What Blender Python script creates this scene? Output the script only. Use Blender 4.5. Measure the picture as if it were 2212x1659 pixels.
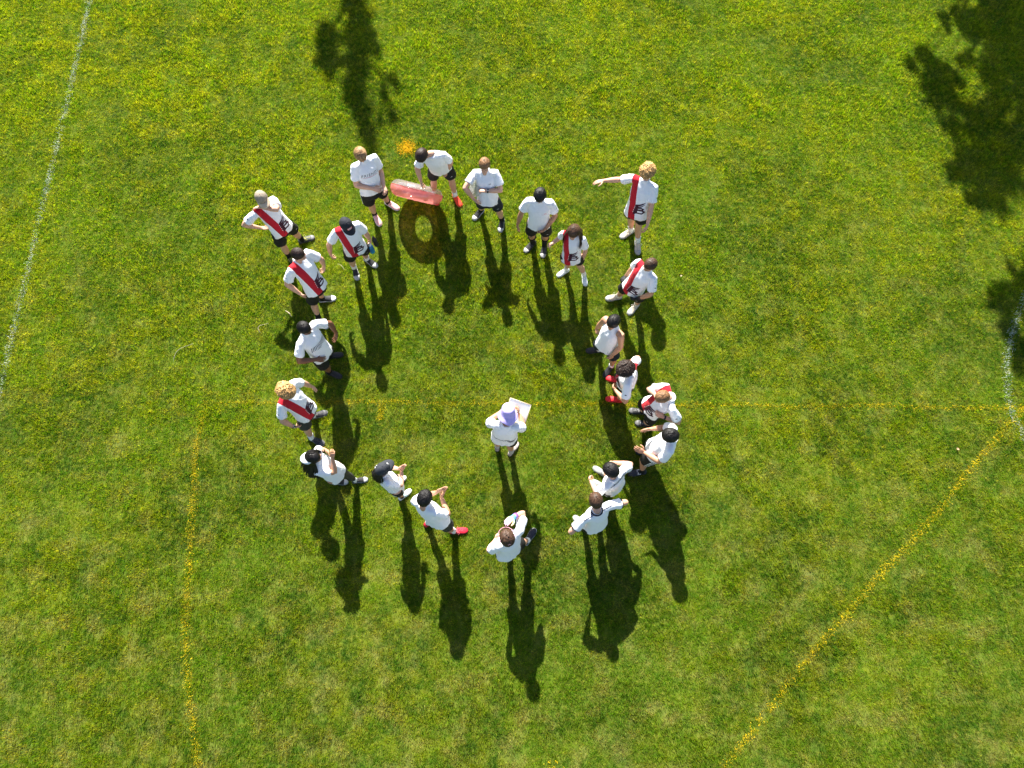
import bpy, bmesh, math, random
import numpy as np
from mathutils import Vector
from mathutils.bvhtree import BVHTree

# ------------------------------------------------------------------ camera, sky, sun, exposure
for o in list(bpy.data.objects):
    bpy.data.objects.remove(o, do_unlink=True)
SC = bpy.context.scene
COL = SC.collection
CAM_H, TILT, FPX = 10.78, math.radians(17.6), 1534.0 / 2212.0
cam = bpy.data.cameras.new('camera')
cam.sensor_fit = 'HORIZONTAL'
cam.sensor_width = 36.0
cam.lens = 36.0 * FPX
cam.clip_start = 0.1
cam.clip_end = 500.0
camo = bpy.data.objects.new('camera', cam)
COL.objects.link(camo)
camo.location = (0, 0, CAM_H)
camo.rotation_euler = (TILT, 0, 0)
SC.camera = camo

SUN_AZ, SUN_EL = math.radians(10.3), math.radians(39.7)   # shadows run south, a little east
world = bpy.data.worlds.new('World')
SC.world = world
world.use_nodes = True
wn = world.node_tree.nodes
wl = world.node_tree.links
wn.clear()
wo = wn.new('ShaderNodeOutputWorld')
wb = wn.new('ShaderNodeBackground')
ws = wn.new('ShaderNodeTexSky')
ws.sky_type = 'NISHITA'
ws.sun_disc = False
ws.sun_elevation = SUN_EL
ws.sun_rotation = -SUN_AZ
wb.inputs['Strength'].default_value = 0.063
wl.new(ws.outputs[0], wb.inputs[0])
wl.new(wb.outputs[0], wo.inputs[0])
sund = bpy.data.lights.new('sun', 'SUN')
sund.energy = 5.0
sund.angle = math.radians(0.53)
sund.color = (1.0, 0.95, 0.86)
suno = bpy.data.objects.new('sun', sund)
COL.objects.link(suno)
to_sun = Vector((-math.sin(SUN_AZ) * math.cos(SUN_EL), math.cos(SUN_AZ) * math.cos(SUN_EL), math.sin(SUN_EL)))
suno.rotation_euler = to_sun.to_track_quat('Z', 'Y').to_euler()
suno.location = (0, 30, 30)
SC.view_settings.view_transform = 'Standard'
SC.view_settings.look = 'None'
SC.view_settings.exposure = 1.8
SC.view_settings.gamma = 1.0
SC.view_settings.use_curve_mapping = False
SC.render.engine = 'CYCLES'
SC.cycles.max_bounces = 8
SC.cycles.use_denoising = True
SC.cycles.denoising_input_passes = 'RGB_ALBEDO_NORMAL'
SC.cycles.denoising_prefilter = 'NONE'
SC.cycles.transparent_max_bounces = 16

# ------------------------------------------------------------------ helpers
Z3 = np.array([0.0, 0.0, 1.0])
def nrm(v):
    v = np.asarray(v, float)
    n = np.linalg.norm(v)
    return v / n if n > 1e-9 else v
def V(*a):
    return np.array(a, float)
def lerp(a, b, t):
    return a + (b - a) * t

_rs = np.random.RandomState(7)
_NG = _rs.rand(64, 64, 64).astype(np.float32)
def vnoise(p):
    p = np.asarray(p, float)
    i = np.floor(p).astype(int)
    f = p - i
    f = f * f * (3 - 2 * f)
    i0 = i % 64
    i1 = (i + 1) % 64
    def g(a, b, c):
        return _NG[a, b, c]
    x0, y0, z0 = i0[..., 0], i0[..., 1], i0[..., 2]
    x1, y1, z1 = i1[..., 0], i1[..., 1], i1[..., 2]
    fx, fy, fz = f[..., 0], f[..., 1], f[..., 2]
    a = g(x0, y0, z0) * (1 - fx) + g(x1, y0, z0) * fx
    b = g(x0, y1, z0) * (1 - fx) + g(x1, y1, z0) * fx
    c = g(x0, y0, z1) * (1 - fx) + g(x1, y0, z1) * fx
    d = g(x0, y1, z1) * (1 - fx) + g(x1, y1, z1) * fx
    return ((a * (1 - fy) + b * fy) * (1 - fz) + (c * (1 - fy) + d * fy) * fz) * 2 - 1

MATS = {}
def mat(name, col, rough=0.8, spec=0.3, var=0.0, vscale=30.0, bump=0.0, bscale=200.0, attr=None, sheen=0.0):
    if name in MATS:
        return MATS[name]
    m = bpy.data.materials.new(name)
    m.use_nodes = True
    nt = m.node_tree
    b = nt.nodes['Principled BSDF']
    b.inputs['Roughness'].default_value = rough
    b.inputs['Specular IOR Level'].default_value = spec
    if sheen:
        b.inputs['Sheen Weight'].default_value = sheen
    c4 = (col[0], col[1], col[2], 1)
    b.inputs['Base Color'].default_value = c4
    last = None
    tc = None
    if var or bump:
        tc = nt.nodes.new('ShaderNodeTexCoord')
    if var:
        n = nt.nodes.new('ShaderNodeTexNoise')
        n.inputs['Scale'].default_value = vscale
        n.inputs['Detail'].default_value = 4
        nt.links.new(tc.outputs['Object'], n.inputs['Vector'])
        r = nt.nodes.new('ShaderNodeMapRange')
        r.inputs[1].default_value = 0.25
        r.inputs[2].default_value = 0.75
        r.inputs[3].default_value = 1 - var
        r.inputs[4].default_value = 1 + var
        nt.links.new(n.outputs['Fac'], r.inputs[0])
        mx = nt.nodes.new('ShaderNodeVectorMath')
        mx.operation = 'SCALE'
        mx.inputs[0].default_value = col
        nt.links.new(r.outputs[0], mx.inputs['Scale'])
        last = mx.outputs[0]
    if attr:
        a = nt.nodes.new('ShaderNodeAttribute')
        a.attribute_name = attr
        mx = nt.nodes.new('ShaderNodeVectorMath')
        mx.operation = 'MULTIPLY'
        if last is None:
            mx.inputs[0].default_value = col
        else:
            nt.links.new(last, mx.inputs[0])
        nt.links.new(a.outputs['Color'], mx.inputs[1])
        last = mx.outputs[0]
    if last is not None:
        nt.links.new(last, b.inputs['Base Color'])
    if bump:
        n2 = nt.nodes.new('ShaderNodeTexNoise')
        n2.inputs['Scale'].default_value = bscale
        n2.inputs['Detail'].default_value = 3
        nt.links.new(tc.outputs['Object'], n2.inputs['Vector'])
        bp = nt.nodes.new('ShaderNodeBump')
        bp.inputs['Strength'].default_value = bump
        bp.inputs['Distance'].default_value = 0.004
        nt.links.new(n2.outputs['Fac'], bp.inputs['Height'])
        nt.links.new(bp.outputs[0], b.inputs['Normal'])
    MATS[name] = m
    return m

class MB:
    """collects vertices, faces, material indices and a per-vertex tint"""
    def __init__(self):
        self.v, self.f, self.m, self.t = [], [], [], []
    def add(self, verts, faces, mi=0, tint=None):
        o = len(self.v)
        self.v.extend([tuple(map(float, p)) for p in verts])
        self.f.extend([tuple(i + o for i in q) for q in faces])
        self.m.extend([mi] * len(faces))
        self.t.extend([1.0 if tint is None else tint] * len(verts))
    def mesh(self, name, mats=(), tint=False, smooth=True):
        me = bpy.data.meshes.new(name)
        me.from_pydata(self.v, [], self.f)
        for mm in mats:
            me.materials.append(mm)
        me.polygons.foreach_set('material_index', self.m)
        if smooth:
            me.polygons.foreach_set('use_smooth', [True] * len(self.f))
        if tint:
            a = me.attributes.new('tint', 'FLOAT_COLOR', 'POINT')
            t = np.array(self.t, float)
            if t.ndim == 1:
                t = np.repeat(t[:, None], 3, 1)
            a.data.foreach_set('color', np.concatenate([t, np.ones((len(t), 1))], 1).ravel())
        me.update()
        return me

def loft(mb, rings, n=12, mi=0, tint=None, pw=2.0, cap=True):
    """rings: (centre, e1, e2, a, b)"""
    vs, fs = [], []
    for (c, e1, e2, a, b) in rings:
        for k in range(n):
            t = 2 * math.pi * k / n
            ct, st = math.cos(t), math.sin(t)
            x = a * math.copysign(abs(ct) ** (2 / pw), ct)
            y = b * math.copysign(abs(st) ** (2 / pw), st)
            vs.append(c + e1 * x + e2 * y)
    R = len(rings)
    for r in range(R - 1):
        for k in range(n):
            k2 = (k + 1) % n
            fs.append((r * n + k, r * n + k2, (r + 1) * n + k2, (r + 1) * n + k))
    if cap:
        vs.append(np.asarray(rings[0][0]))
        vs.append(np.asarray(rings[-1][0]))
        i0, i1 = R * n, R * n + 1
        for k in range(n):
            k2 = (k + 1) % n
            fs.append((i0, k2, k))
            fs.append((i1, (R - 1) * n + k, (R - 1) * n + k2))
    mb.add(vs, fs, mi, tint)

def tube(mb, pts, rad, n=8, mi=0, tint=None, flat=None, ref=None, cap=True):
    """round (or flattened) tube along points; rad: radius or (a, b) per point"""
    pts = [np.asarray(p, float) for p in pts]
    rings = []
    prev = None
    for i, p in enumerate(pts):
        d = nrm(pts[min(i + 1, len(pts) - 1)] - pts[max(i - 1, 0)])
        if prev is None:
            r0 = np.asarray(ref, float) if ref is not None else (V(1, 0, 0) if abs(d[0]) < 0.8 else V(0, 1, 0))
        else:
            r0 = prev
        e1 = nrm(r0 - d * np.dot(r0, d))
        e2 = np.cross(d, e1)
        prev = e1
        r = rad[i] if isinstance(rad, (list, tuple)) else rad
        a, b = r if isinstance(r, (list, tuple)) else (r, r)
        rings.append((p, e1, e2, a, b))
    loft(mb, rings, n, mi, tint, cap=cap)

def ellipsoid(mb, c, e1, e2, e3, r, nu=12, nv=8, mi=0, tint=None):
    vs = [c - e3 * r[2]]
    for j in range(1, nv):
        ph = -math.pi / 2 + math.pi * j / nv
        for k in range(nu):
            t = 2 * math.pi * k / nu
            vs.append(c + e1 * r[0] * math.cos(ph) * math.cos(t) + e2 * r[1] * math.cos(ph) * math.sin(t) + e3 * r[2] * math.sin(ph))
    vs.append(c + e3 * r[2])
    fs = []
    for k in range(nu):
        fs.append((0, 1 + (k + 1) % nu, 1 + k))
        fs.append((len(vs) - 1, 1 + (nv - 2) * nu + k, 1 + (nv - 2) * nu + (k + 1) % nu))
    for j in range(nv - 2):
        for k in range(nu):
            k2 = (k + 1) % nu
            fs.append((1 + j * nu + k, 1 + j * nu + k2, 1 + (j + 1) * nu + k2, 1 + (j + 1) * nu + k))
    mb.add(vs, fs, mi, tint)

def box(mb, c, e1, e2, e3, h, mi=0):
    vs = [c + e1 * h[0] * i + e2 * h[1] * j + e3 * h[2] * k for i in (-1, 1) for j in (-1, 1) for k in (-1, 1)]
    mb.add(vs, [(0, 1, 3, 2), (4, 6, 7, 5), (0, 4, 5, 1), (2, 3, 7, 6), (0, 2, 6, 4), (1, 5, 7, 3)], mi)

def link(name, me, parent=None):
    o = bpy.data.objects.new(name, me)
    COL.objects.link(o)
    if parent is not None:
        o.parent = parent
    return o
def tag(o, label=None, cat=None, group=None, kind=None):
    if label:
        o['label'] = label
    if cat:
        o['category'] = cat
    if group:
        o['group'] = group
    if kind:
        o['kind'] = kind
    return o
def empty(name, loc):
    o = bpy.data.objects.new(name, None)
    o.empty_display_size = 0.2
    COL.objects.link(o)
    o.location = loc
    return o

# ------------------------------------------------------------------ ground and grass
def nodes(m):
    m.use_nodes = True
    m.node_tree.nodes.clear()
    return m.node_tree.nodes, m.node_tree.links

def grass_colour(N, L, small=True):
    """world-position driven lawn colour: green, yellow-green and straw patches"""
    geo = N.new('ShaderNodeNewGeometry')
    def noise(scale, detail=3, off=0.0):
        mp = N.new('ShaderNodeMapping')
        mp.inputs['Location'].default_value = (off, off * 1.7, 0)
        mp.inputs['Scale'].default_value = (1, 1, 0.02)
        L.new(geo.outputs['Position'], mp.inputs['Vector'])
        n = N.new('ShaderNodeTexNoise')
        n.inputs['Scale'].default_value = scale
        n.inputs['Detail'].default_value = detail
        n.inputs['Roughness'].default_value = 0.6
        L.new(mp.outputs[0], n.inputs['Vector'])
        return n.outputs['Fac']
    def ramp(fac, a, b):
        r = N.new('ShaderNodeMapRange')
        r.interpolation_type = 'SMOOTHSTEP'
        r.inputs[1].default_value = a
        r.inputs[2].default_value = b
        L.new(fac, r.inputs[0])
        return r.outputs[0]
    def mix(fac, a, b):
        m = N.new('ShaderNodeMix')
        m.data_type = 'RGBA'
        L.new(fac, m.inputs[0])
        for s, c in ((6, a), (7, b)):
            if isinstance(c, tuple):
                m.inputs[s].default_value = (*c, 1)
            else:
                L.new(c, m.inputs[s])
        return m.outputs[2]
    def mul(a, k):
        m = N.new('ShaderNodeMath')
        m.operation = 'MULTIPLY'
        L.new(a, m.inputs[0])
        if isinstance(k, (int, float)):
            m.inputs[1].default_value = k
        else:
            L.new(k, m.inputs[1])
        return m.outputs[0]
    big = ramp(noise(0.55, 5), 0.40, 0.60)
    mid = mul(ramp(noise(3.6, 5, 3.1), 0.34, 0.68), 0.85)
    c = mix(big, G_DEEP, G_MID)
    broad = ramp(noise(0.33, 4, 6.2), 0.36, 0.62)
    fl = N.new('ShaderNodeMapRange')
    fl.inputs[3].default_value = 0.25
    fl.inputs[4].default_value = 1.0
    L.new(broad, fl.inputs[0])
    c = mix(mul(mid, fl.outputs[0]), c, G_YEL)
    fine = ramp(noise(14.0, 4, 9.7), 0.42, 0.70)
    c = mix(mul(fine, 0.6), c, G_LIT)
    # worn straw-coloured spots, commoner towards the near side of the field
    sep = N.new('ShaderNodeSeparateXYZ')
    L.new(geo.outputs['Position'], sep.inputs[0])
    near = N.new('ShaderNodeMapRange')
    near.inputs[1].default_value = 9.0
    near.inputs[2].default_value = -1.5
    near.inputs[3].default_value = 0.25
    near.inputs[4].default_value = 1.0
    L.new(sep.outputs['Y'], near.inputs[0])
    dry = ramp(noise(2.6, 7, 21.3), 0.45, 0.72)
    c = mix(mul(mul(dry, near.outputs[0]), 0.55), c, G_DRY)
    return c, N, L

G_DEEP = (0.040, 0.110, 0.006)
G_MID = (0.084, 0.174, 0.006)
G_YEL = (0.182, 0.232, 0.006)
G_LIT = (0.235, 0.262, 0.034)
G_DRY = (0.30, 0.275, 0.085)

gm = bpy.data.materials.new('lawn_soil')
N, L = nodes(gm)
c, N, L = grass_colour(N, L)
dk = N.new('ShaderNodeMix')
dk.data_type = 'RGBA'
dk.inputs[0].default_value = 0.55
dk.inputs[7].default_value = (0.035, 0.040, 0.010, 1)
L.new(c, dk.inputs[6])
bs = N.new('ShaderNodeBsdfPrincipled')
bs.inputs['Roughness'].default_value = 1.0
bs.inputs['Specular IOR Level'].default_value = 0.0
out = N.new('ShaderNodeOutputMaterial')
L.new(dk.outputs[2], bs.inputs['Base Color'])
L.new(bs.outputs[0], out.inputs[0])
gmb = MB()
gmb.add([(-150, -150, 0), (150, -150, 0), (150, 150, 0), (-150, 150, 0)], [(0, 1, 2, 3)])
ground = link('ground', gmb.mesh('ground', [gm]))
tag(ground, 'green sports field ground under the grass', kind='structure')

def blade_mat(name, colour_fn, transl=0.5, rough=0.45, spec=0.22, thru=(1, 1, 1)):
    m = bpy.data.materials.new(name)
    N, L = nodes(m)
    c = colour_fn(N, L)
    at = N.new('ShaderNodeAttribute')
    at.attribute_name = 'tint'
    mu = N.new('ShaderNodeMix')
    mu.data_type = 'RGBA'
    mu.blend_type = 'MULTIPLY'
    mu.inputs[0].default_value = 1.0
    th = N.new('ShaderNodeVectorMath')
    th.operation = 'MULTIPLY'
    th.inputs[1].default_value = thru
    L.new(c, mu.inputs[6])
    L.new(at.outputs['Color'], mu.inputs[7])
    p = N.new('ShaderNodeBsdfPrincipled')
    p.inputs['Roughness'].default_value = rough
    p.inputs['Specular IOR Level'].default_value = spec
    t = N.new('ShaderNodeBsdfTranslucent')
    L.new(mu.outputs[2], p.inputs['Base Color'])
    L.new(mu.outputs[2], th.inputs[0])
    L.new(th.outputs[0], t.inputs['Color'])
    ms = N.new('ShaderNodeMixShader')
    ms.inputs[0].default_value = transl
    L.new(p.outputs[0], ms.inputs[1])
    L.new(t.outputs[0], ms.inputs[2])
    o = N.new('ShaderNodeOutputMaterial')
    L.new(ms.outputs[0], o.inputs[0])
    return m
grassm = blade_mat('grass_blade', lambda N, L: grass_colour(N, L)[0], transl=0.62, spec=0.10, thru=(1.95, 1.68, 0.35))   # light through a blade is yellower

def blades(rng, base, length, width, lean, az, tint):
    """numpy ribbons: 5 points each (two pairs and a tip)"""
    n = len(base)
    d = np.stack([np.cos(az), np.sin(az), np.zeros(n)], 1)
    tw = az + math.pi / 2 + rng.uniform(-0.7, 0.7, n)
    s = np.stack([np.cos(tw), np.sin(tw), np.zeros(n)], 1) * (width / 2)[:, None]
    m = base + d * (length * 0.5 * np.sin(lean * 0.55))[:, None] + Z3 * (length * 0.5 * np.cos(lean * 0.55))[:, None]
    e = m + d * (length * 0.5 * np.sin(lean * 1.35))[:, None] + Z3 * (length * 0.5 * np.cos(lean * 1.35))[:, None]
    v = np.stack([base - s, base + s, m + s * 0.85, m - s * 0.85, e], 1).reshape(-1, 3)
    i = np.arange(n)[:, None] * 5
    quads = (i + np.array([[0, 1, 2, 3]]))
    tris = (i + np.array([[3, 2, 4]]))
    return v, quads, tris, np.repeat(tint, 5, 0)
def blade_mesh(name, v, quads, tris, tint, material):
    me = bpy.data.meshes.new(name)
    nq, ntr = len(quads), len(tris)
    me.vertices.add(len(v))
    me.vertices.foreach_set('co', v.ravel())
    me.loops.add(nq * 4 + ntr * 3)
    me.loops.foreach_set('vertex_index', np.concatenate([quads.ravel(), tris.ravel()]).astype(np.int32))
    me.polygons.add(nq + ntr)
    st = np.concatenate([np.arange(nq) * 4, nq * 4 + np.arange(ntr) * 3]).astype(np.int32)
    me.polygons.foreach_set('loop_start', st)
    me.update(calc_edges=True)
    a = me.attributes.new('tint', 'FLOAT_COLOR', 'POINT')
    if tint.ndim == 1:
        tint = np.repeat(tint[:, None], 3, 1)
    a.data.foreach_set('color', np.concatenate([tint, np.ones((len(tint), 1))], 1).ravel())
    me.materials.append(material)
    me.validate()
    return me

tufts = bpy.data.collections.new('grass_tufts')
for q in range(14):
    rng = np.random.RandomState(100 + q)
    nb = 330
    r = 0.165 * np.sqrt(rng.rand(nb))
    a = rng.rand(nb) * 2 * math.pi
    base = np.stack([r * np.cos(a), r * np.sin(a), np.full(nb, -0.002)], 1)
    cl = vnoise(np.concatenate([base[:, :2] * 22 + q * 7.3, np.full((nb, 1), q * 1.0)], 1))
    cl2 = vnoise(np.concatenate([base[:, :2] * 55 + q * 3.3, np.full((nb, 1), q * 2.0)], 1))
    ln = (0.033 + 0.018 * cl + 0.010 * cl2 + rng.uniform(-0.006, 0.010, nb)).clip(0.010, 0.065)
    # neighbouring blades lean the same way, so tufts read as tufts
    la = vnoise(np.concatenate([base[:, :2] * 14 + 40 + q, np.full((nb, 1), 5.0)], 1)) * 5.0 + rng.normal(0, 0.7, nb)
    lean = (0.52 + 0.42 * vnoise(np.concatenate([base[:, :2] * 18 + 70, np.full((nb, 1), q * 1.0)], 1)) + rng.normal(0, 0.25, nb))  .clip(0.05, 1.45)
    t = (rng.normal(1.0, 0.24, nb) * (1 + 0.40 * cl + 0.30 * cl2)).clip(0.35, 2.0)
    tint = np.stack([t * rng.normal(1.0, 0.10, nb).clip(0.7, 1.4), t, t * rng.normal(1, 0.2, nb).clip(0.5, 2)], 1)
    dryb = rng.rand(nb) < 0.045
    tint[dryb] = np.array([2.1, 1.5, 3.0]) * rng.uniform(0.7, 1.1, (dryb.sum(), 1))
    me = blade_mesh('grass_tuft', *blades(rng, base, ln, rng.uniform(0.0034, 0.0068, nb), lean, la, tint), grassm)
    o = bpy.data.objects.new('grass_tuft', me)
    tufts.objects.link(o)

rng = np.random.RandomState(5)
gx, gy = np.meshgrid(np.arange(-13.0, 13.0, 0.165), np.arange(-4.6, 14.6, 0.165))
P = np.stack([gx.ravel(), gy.ravel()], 1) + rng.uniform(-0.07, 0.07, (gx.size, 2))
P3 = np.concatenate([P, np.zeros((len(P), 1))], 1)
hn = vnoise(np.concatenate([P * 1.6, np.full((len(P), 1), 2.0)], 1))
hn2 = vnoise(np.concatenate([P * 4.3 + 11, np.full((len(P), 1), 4.0)], 1))
hz = (0.95 + 0.34 * hn + 0.42 * hn2).clip(0.55, 1.7)
pm = bpy.data.meshes.new('grass')
pm.vertices.add(len(P3))
pm.vertices.foreach_set('co', P3.ravel())
at = pm.attributes.new('rot', 'FLOAT_VECTOR', 'POINT')
at.data.foreach_set('vector', np.stack([np.zeros(len(P)), np.zeros(len(P)), rng.rand(len(P)) * 6.2832], 1).ravel())
at = pm.attributes.new('scl', 'FLOAT_VECTOR', 'POINT')
sxy = rng.uniform(0.92, 1.15, len(P))
at.data.foreach_set('vector', np.stack([sxy, sxy, hz], 1).ravel())
grass = link('grass', pm)
tag(grass, 'mown green and yellow grass covering the whole field', 'grass', kind='stuff')
ng = bpy.data.node_groups.new('grass_scatter', 'GeometryNodeTree')
ng.interface.new_socket('Geometry', in_out='INPUT', socket_type='NodeSocketGeometry')
ng.interface.new_socket('Geometry', in_out='OUTPUT', socket_type='NodeSocketGeometry')
gi = ng.nodes.new('NodeGroupInput')
go = ng.nodes.new('NodeGroupOutput')
m2p = ng.nodes.new('GeometryNodeMeshToPoints')
iop = ng.nodes.new('GeometryNodeInstanceOnPoints')
ci = ng.nodes.new('GeometryNodeCollectionInfo')
ci.inputs['Collection'].default_value = tufts
ci.inputs['Separate Children'].default_value = True
ci.inputs['Reset Children'].default_value = True
na1 = ng.nodes.new('GeometryNodeInputNamedAttribute')
na1.data_type = 'FLOAT_VECTOR'
na1.inputs['Name'].default_value = 'rot'
na2 = ng.nodes.new('GeometryNodeInputNamedAttribute')
na2.data_type = 'FLOAT_VECTOR'
na2.inputs['Name'].default_value = 'scl'
rv = ng.nodes.new('FunctionNodeRandomValue')
rv.data_type = 'INT'
rv.inputs['Min'].default_value = 0 if 'Min' in rv.inputs else 0
for s in rv.inputs:
    if s.type == 'INT' and s.name == 'Max':
        s.default_value = 13
    if s.type == 'INT' and s.name == 'Min':
        s.default_value = 0
iop.inputs['Pick Instance'].default_value = True
ng.links.new(gi.outputs[0], m2p.inputs[0])
ng.links.new(m2p.outputs[0], iop.inputs['Points'])
ng.links.new(ci.outputs[0], iop.inputs['Instance'])
ng.links.new([s for s in rv.outputs if s.type == 'INT'][0], iop.inputs['Instance Index'])
ng.links.new(na1.outputs[0], iop.inputs['Rotation'])
ng.links.new(na2.outputs[0], iop.inputs['Scale'])
ng.links.new(iop.outputs[0], go.inputs[0])
gmod = grass.modifiers.new('scatter', 'NODES')
gmod.node_group = ng

# ------------------------------------------------------------------ field lines: paint on the blades
def flat_colour(col):
    def fn(N, L):
        r = N.new('ShaderNodeRGB')
        r.outputs[0].default_value = (*col, 1)
        return r.outputs[0]
    return fn
paint_y = blade_mat('yellow_line_paint', flat_colour((0.78, 0.56, 0.010)), 0.25, 0.7, 0.2)
paint_o = blade_mat('orange_spot_paint', flat_colour((0.85, 0.52, 0.010)), 0.25, 0.7, 0.2)
paint_w = blade_mat('white_line_paint', flat_colour((0.70, 0.75, 0.68)), 0.2, 0.7, 0.2)
def field_line(name, label, pts, width, dens, m, seed, fade=None, wob=0.02):
    rng = np.random.RandomState(seed)
    pts = np.array(pts, float)
    seg = np.linalg.norm(np.diff(pts, axis=0), axis=1)
    cum = np.concatenate([[0], np.cumsum(seg)])
    n = int(cum[-1] * width * dens * (0.95 if m is paint_w else 1.7))
    t = rng.rand(n) * cum[-1]
    x = np.interp(t, cum, pts[:, 0])
    y = np.interp(t, cum, pts[:, 1])
    e = 0.02
    dx = np.interp(np.minimum(t + e, cum[-1]), cum, pts[:, 0]) - np.interp(np.maximum(t - e, 0), cum, pts[:, 0])
    dy = np.interp(np.minimum(t + e, cum[-1]), cum, pts[:, 1]) - np.interp(np.maximum(t - e, 0), cum, pts[:, 1])
    l = np.hypot(dx, dy) + 1e-9
    off = rng.normal(0, 0.44, n) * width + wob * vnoise(np.stack([t * 1.3, np.full(n, seed * 1.7), np.zeros(n)], 1))
    px, py = x - dy / l * off, y + dx / l * off
    keep = vnoise(np.stack([t * 2.3, off * 8, np.full(n, seed + 0.5)], 1)) + 0.5 * vnoise(np.stack([px * 14, py * 14, np.full(n, 3.5)], 1)) > (-0.22 if fade is None else fade)
    px, py = px[keep], py[keep]
    n = len(px)
    base = np.stack([px, py, np.zeros(n)], 1)
    ln = rng.uniform(0.024, 0.044, n)
    tint = rng.normal(0.95, 0.25, (n, 1)).clip(0.3, 1.4) * np.ones((n, 3))
    bare = rng.rand(n) < 0.22
    tint[bare] *= np.array([0.35, 0.5, 0.5])
    me = blade_mesh(name, *blades(rng, base, ln, rng.uniform(0.003, 0.0055, n), rng.uniform(0.2, 1.2, n), rng.rand(n) * 6.28, tint), m)
    o = link(name, me)
    return tag(o, label, 'field line', kind='structure')
field_line('white_line', 'straight white touchline down the left side of the field', [(-8.11, 14), (-8.09, 8.9), (-8.12, 6.8), (-8.12, 3.2), (-8.1, -4)], 0.075, 5200, paint_w, 3, -0.55, 0.015)
arc = [(9.1, 5.6), (8.49, 4.95), (8.14, 4.29), (7.92, 3.73), (7.82, 3.03), (7.96, 2.51), (8.35, 1.9), (8.9, 1.4)]
field_line('white_line', 'curved white arc at the right edge of the field', arc, 0.085, 5200, paint_w, 4, -0.6, 0.01)
field_line('yellow_line', 'long straight yellow line crossing the field from side to side', [(-4.82, 3.12), (-2.06, 3.12), (2.15, 3.08), (8.1, 3.03), (12, 3.0)], 0.062, 3000, paint_y, 5, -0.80, 0.03)
field_line('yellow_line', 'wavy yellow line running down at the left of the circle', [(-4.80, 3.14), (-4.85, 2.44), (-4.83, 1.3), (-4.71, -0.15), (-4.54, -1.02), (-4.29, -2.06), (-3.9, -4)], 0.076, 3900, paint_y, 16, -0.95, 0.05)
field_line('yellow_line', 'short yellow tick hanging from the long yellow line', [(-2.05, 3.14), (-2.06, 2.82)], 0.080, 7000, paint_y, 7, -0.5, 0.0)
field_line('yellow_line', 'diagonal yellow line across the lower right of the field', [(8.1, 3.07), (6.12, 1.16), (4.01, -0.83), (2.86, -2.06), (1.1, -4)], 0.080, 3900, paint_y, 8, -0.65, 0.03)
field_line('yellow_line', 'yellow line leaving the corner at the right edge', [(8.12, 3.05), (8.62, 3.55), (9.6, 4.5)], 0.075, 4200, paint_y, 9, -0.4, 0.02)
def paint_spot(label, x, y, r, n, m, seed):
    rng = np.random.RandomState(seed)
    base = np.stack([x + rng.normal(0, r * 0.5, n), y + rng.normal(0, r * 0.5, n), np.zeros(n)], 1)
    tint = rng.normal(1, 0.22, (n, 1)).clip(0.5, 1.6) * np.ones((n, 3))
    me = blade_mesh('paint_spot', *blades(rng, base, rng.uniform(0.026, 0.048, n), rng.uniform(0.004, 0.008, n), rng.uniform(0.2, 1.2, n), rng.rand(n) * 6.28, tint), m)
    tag(link('paint_spot', me), label, 'paint spot', kind='structure')
paint_spot('orange-yellow round paint spot on the grass behind the circle', -1.87, 7.82, 0.17, 800, paint_o, 31)
paint_spot('faint yellow paint spot at the near edge of the field', 0.53, -2.05, 0.10, 50, paint_y, 32)

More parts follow.
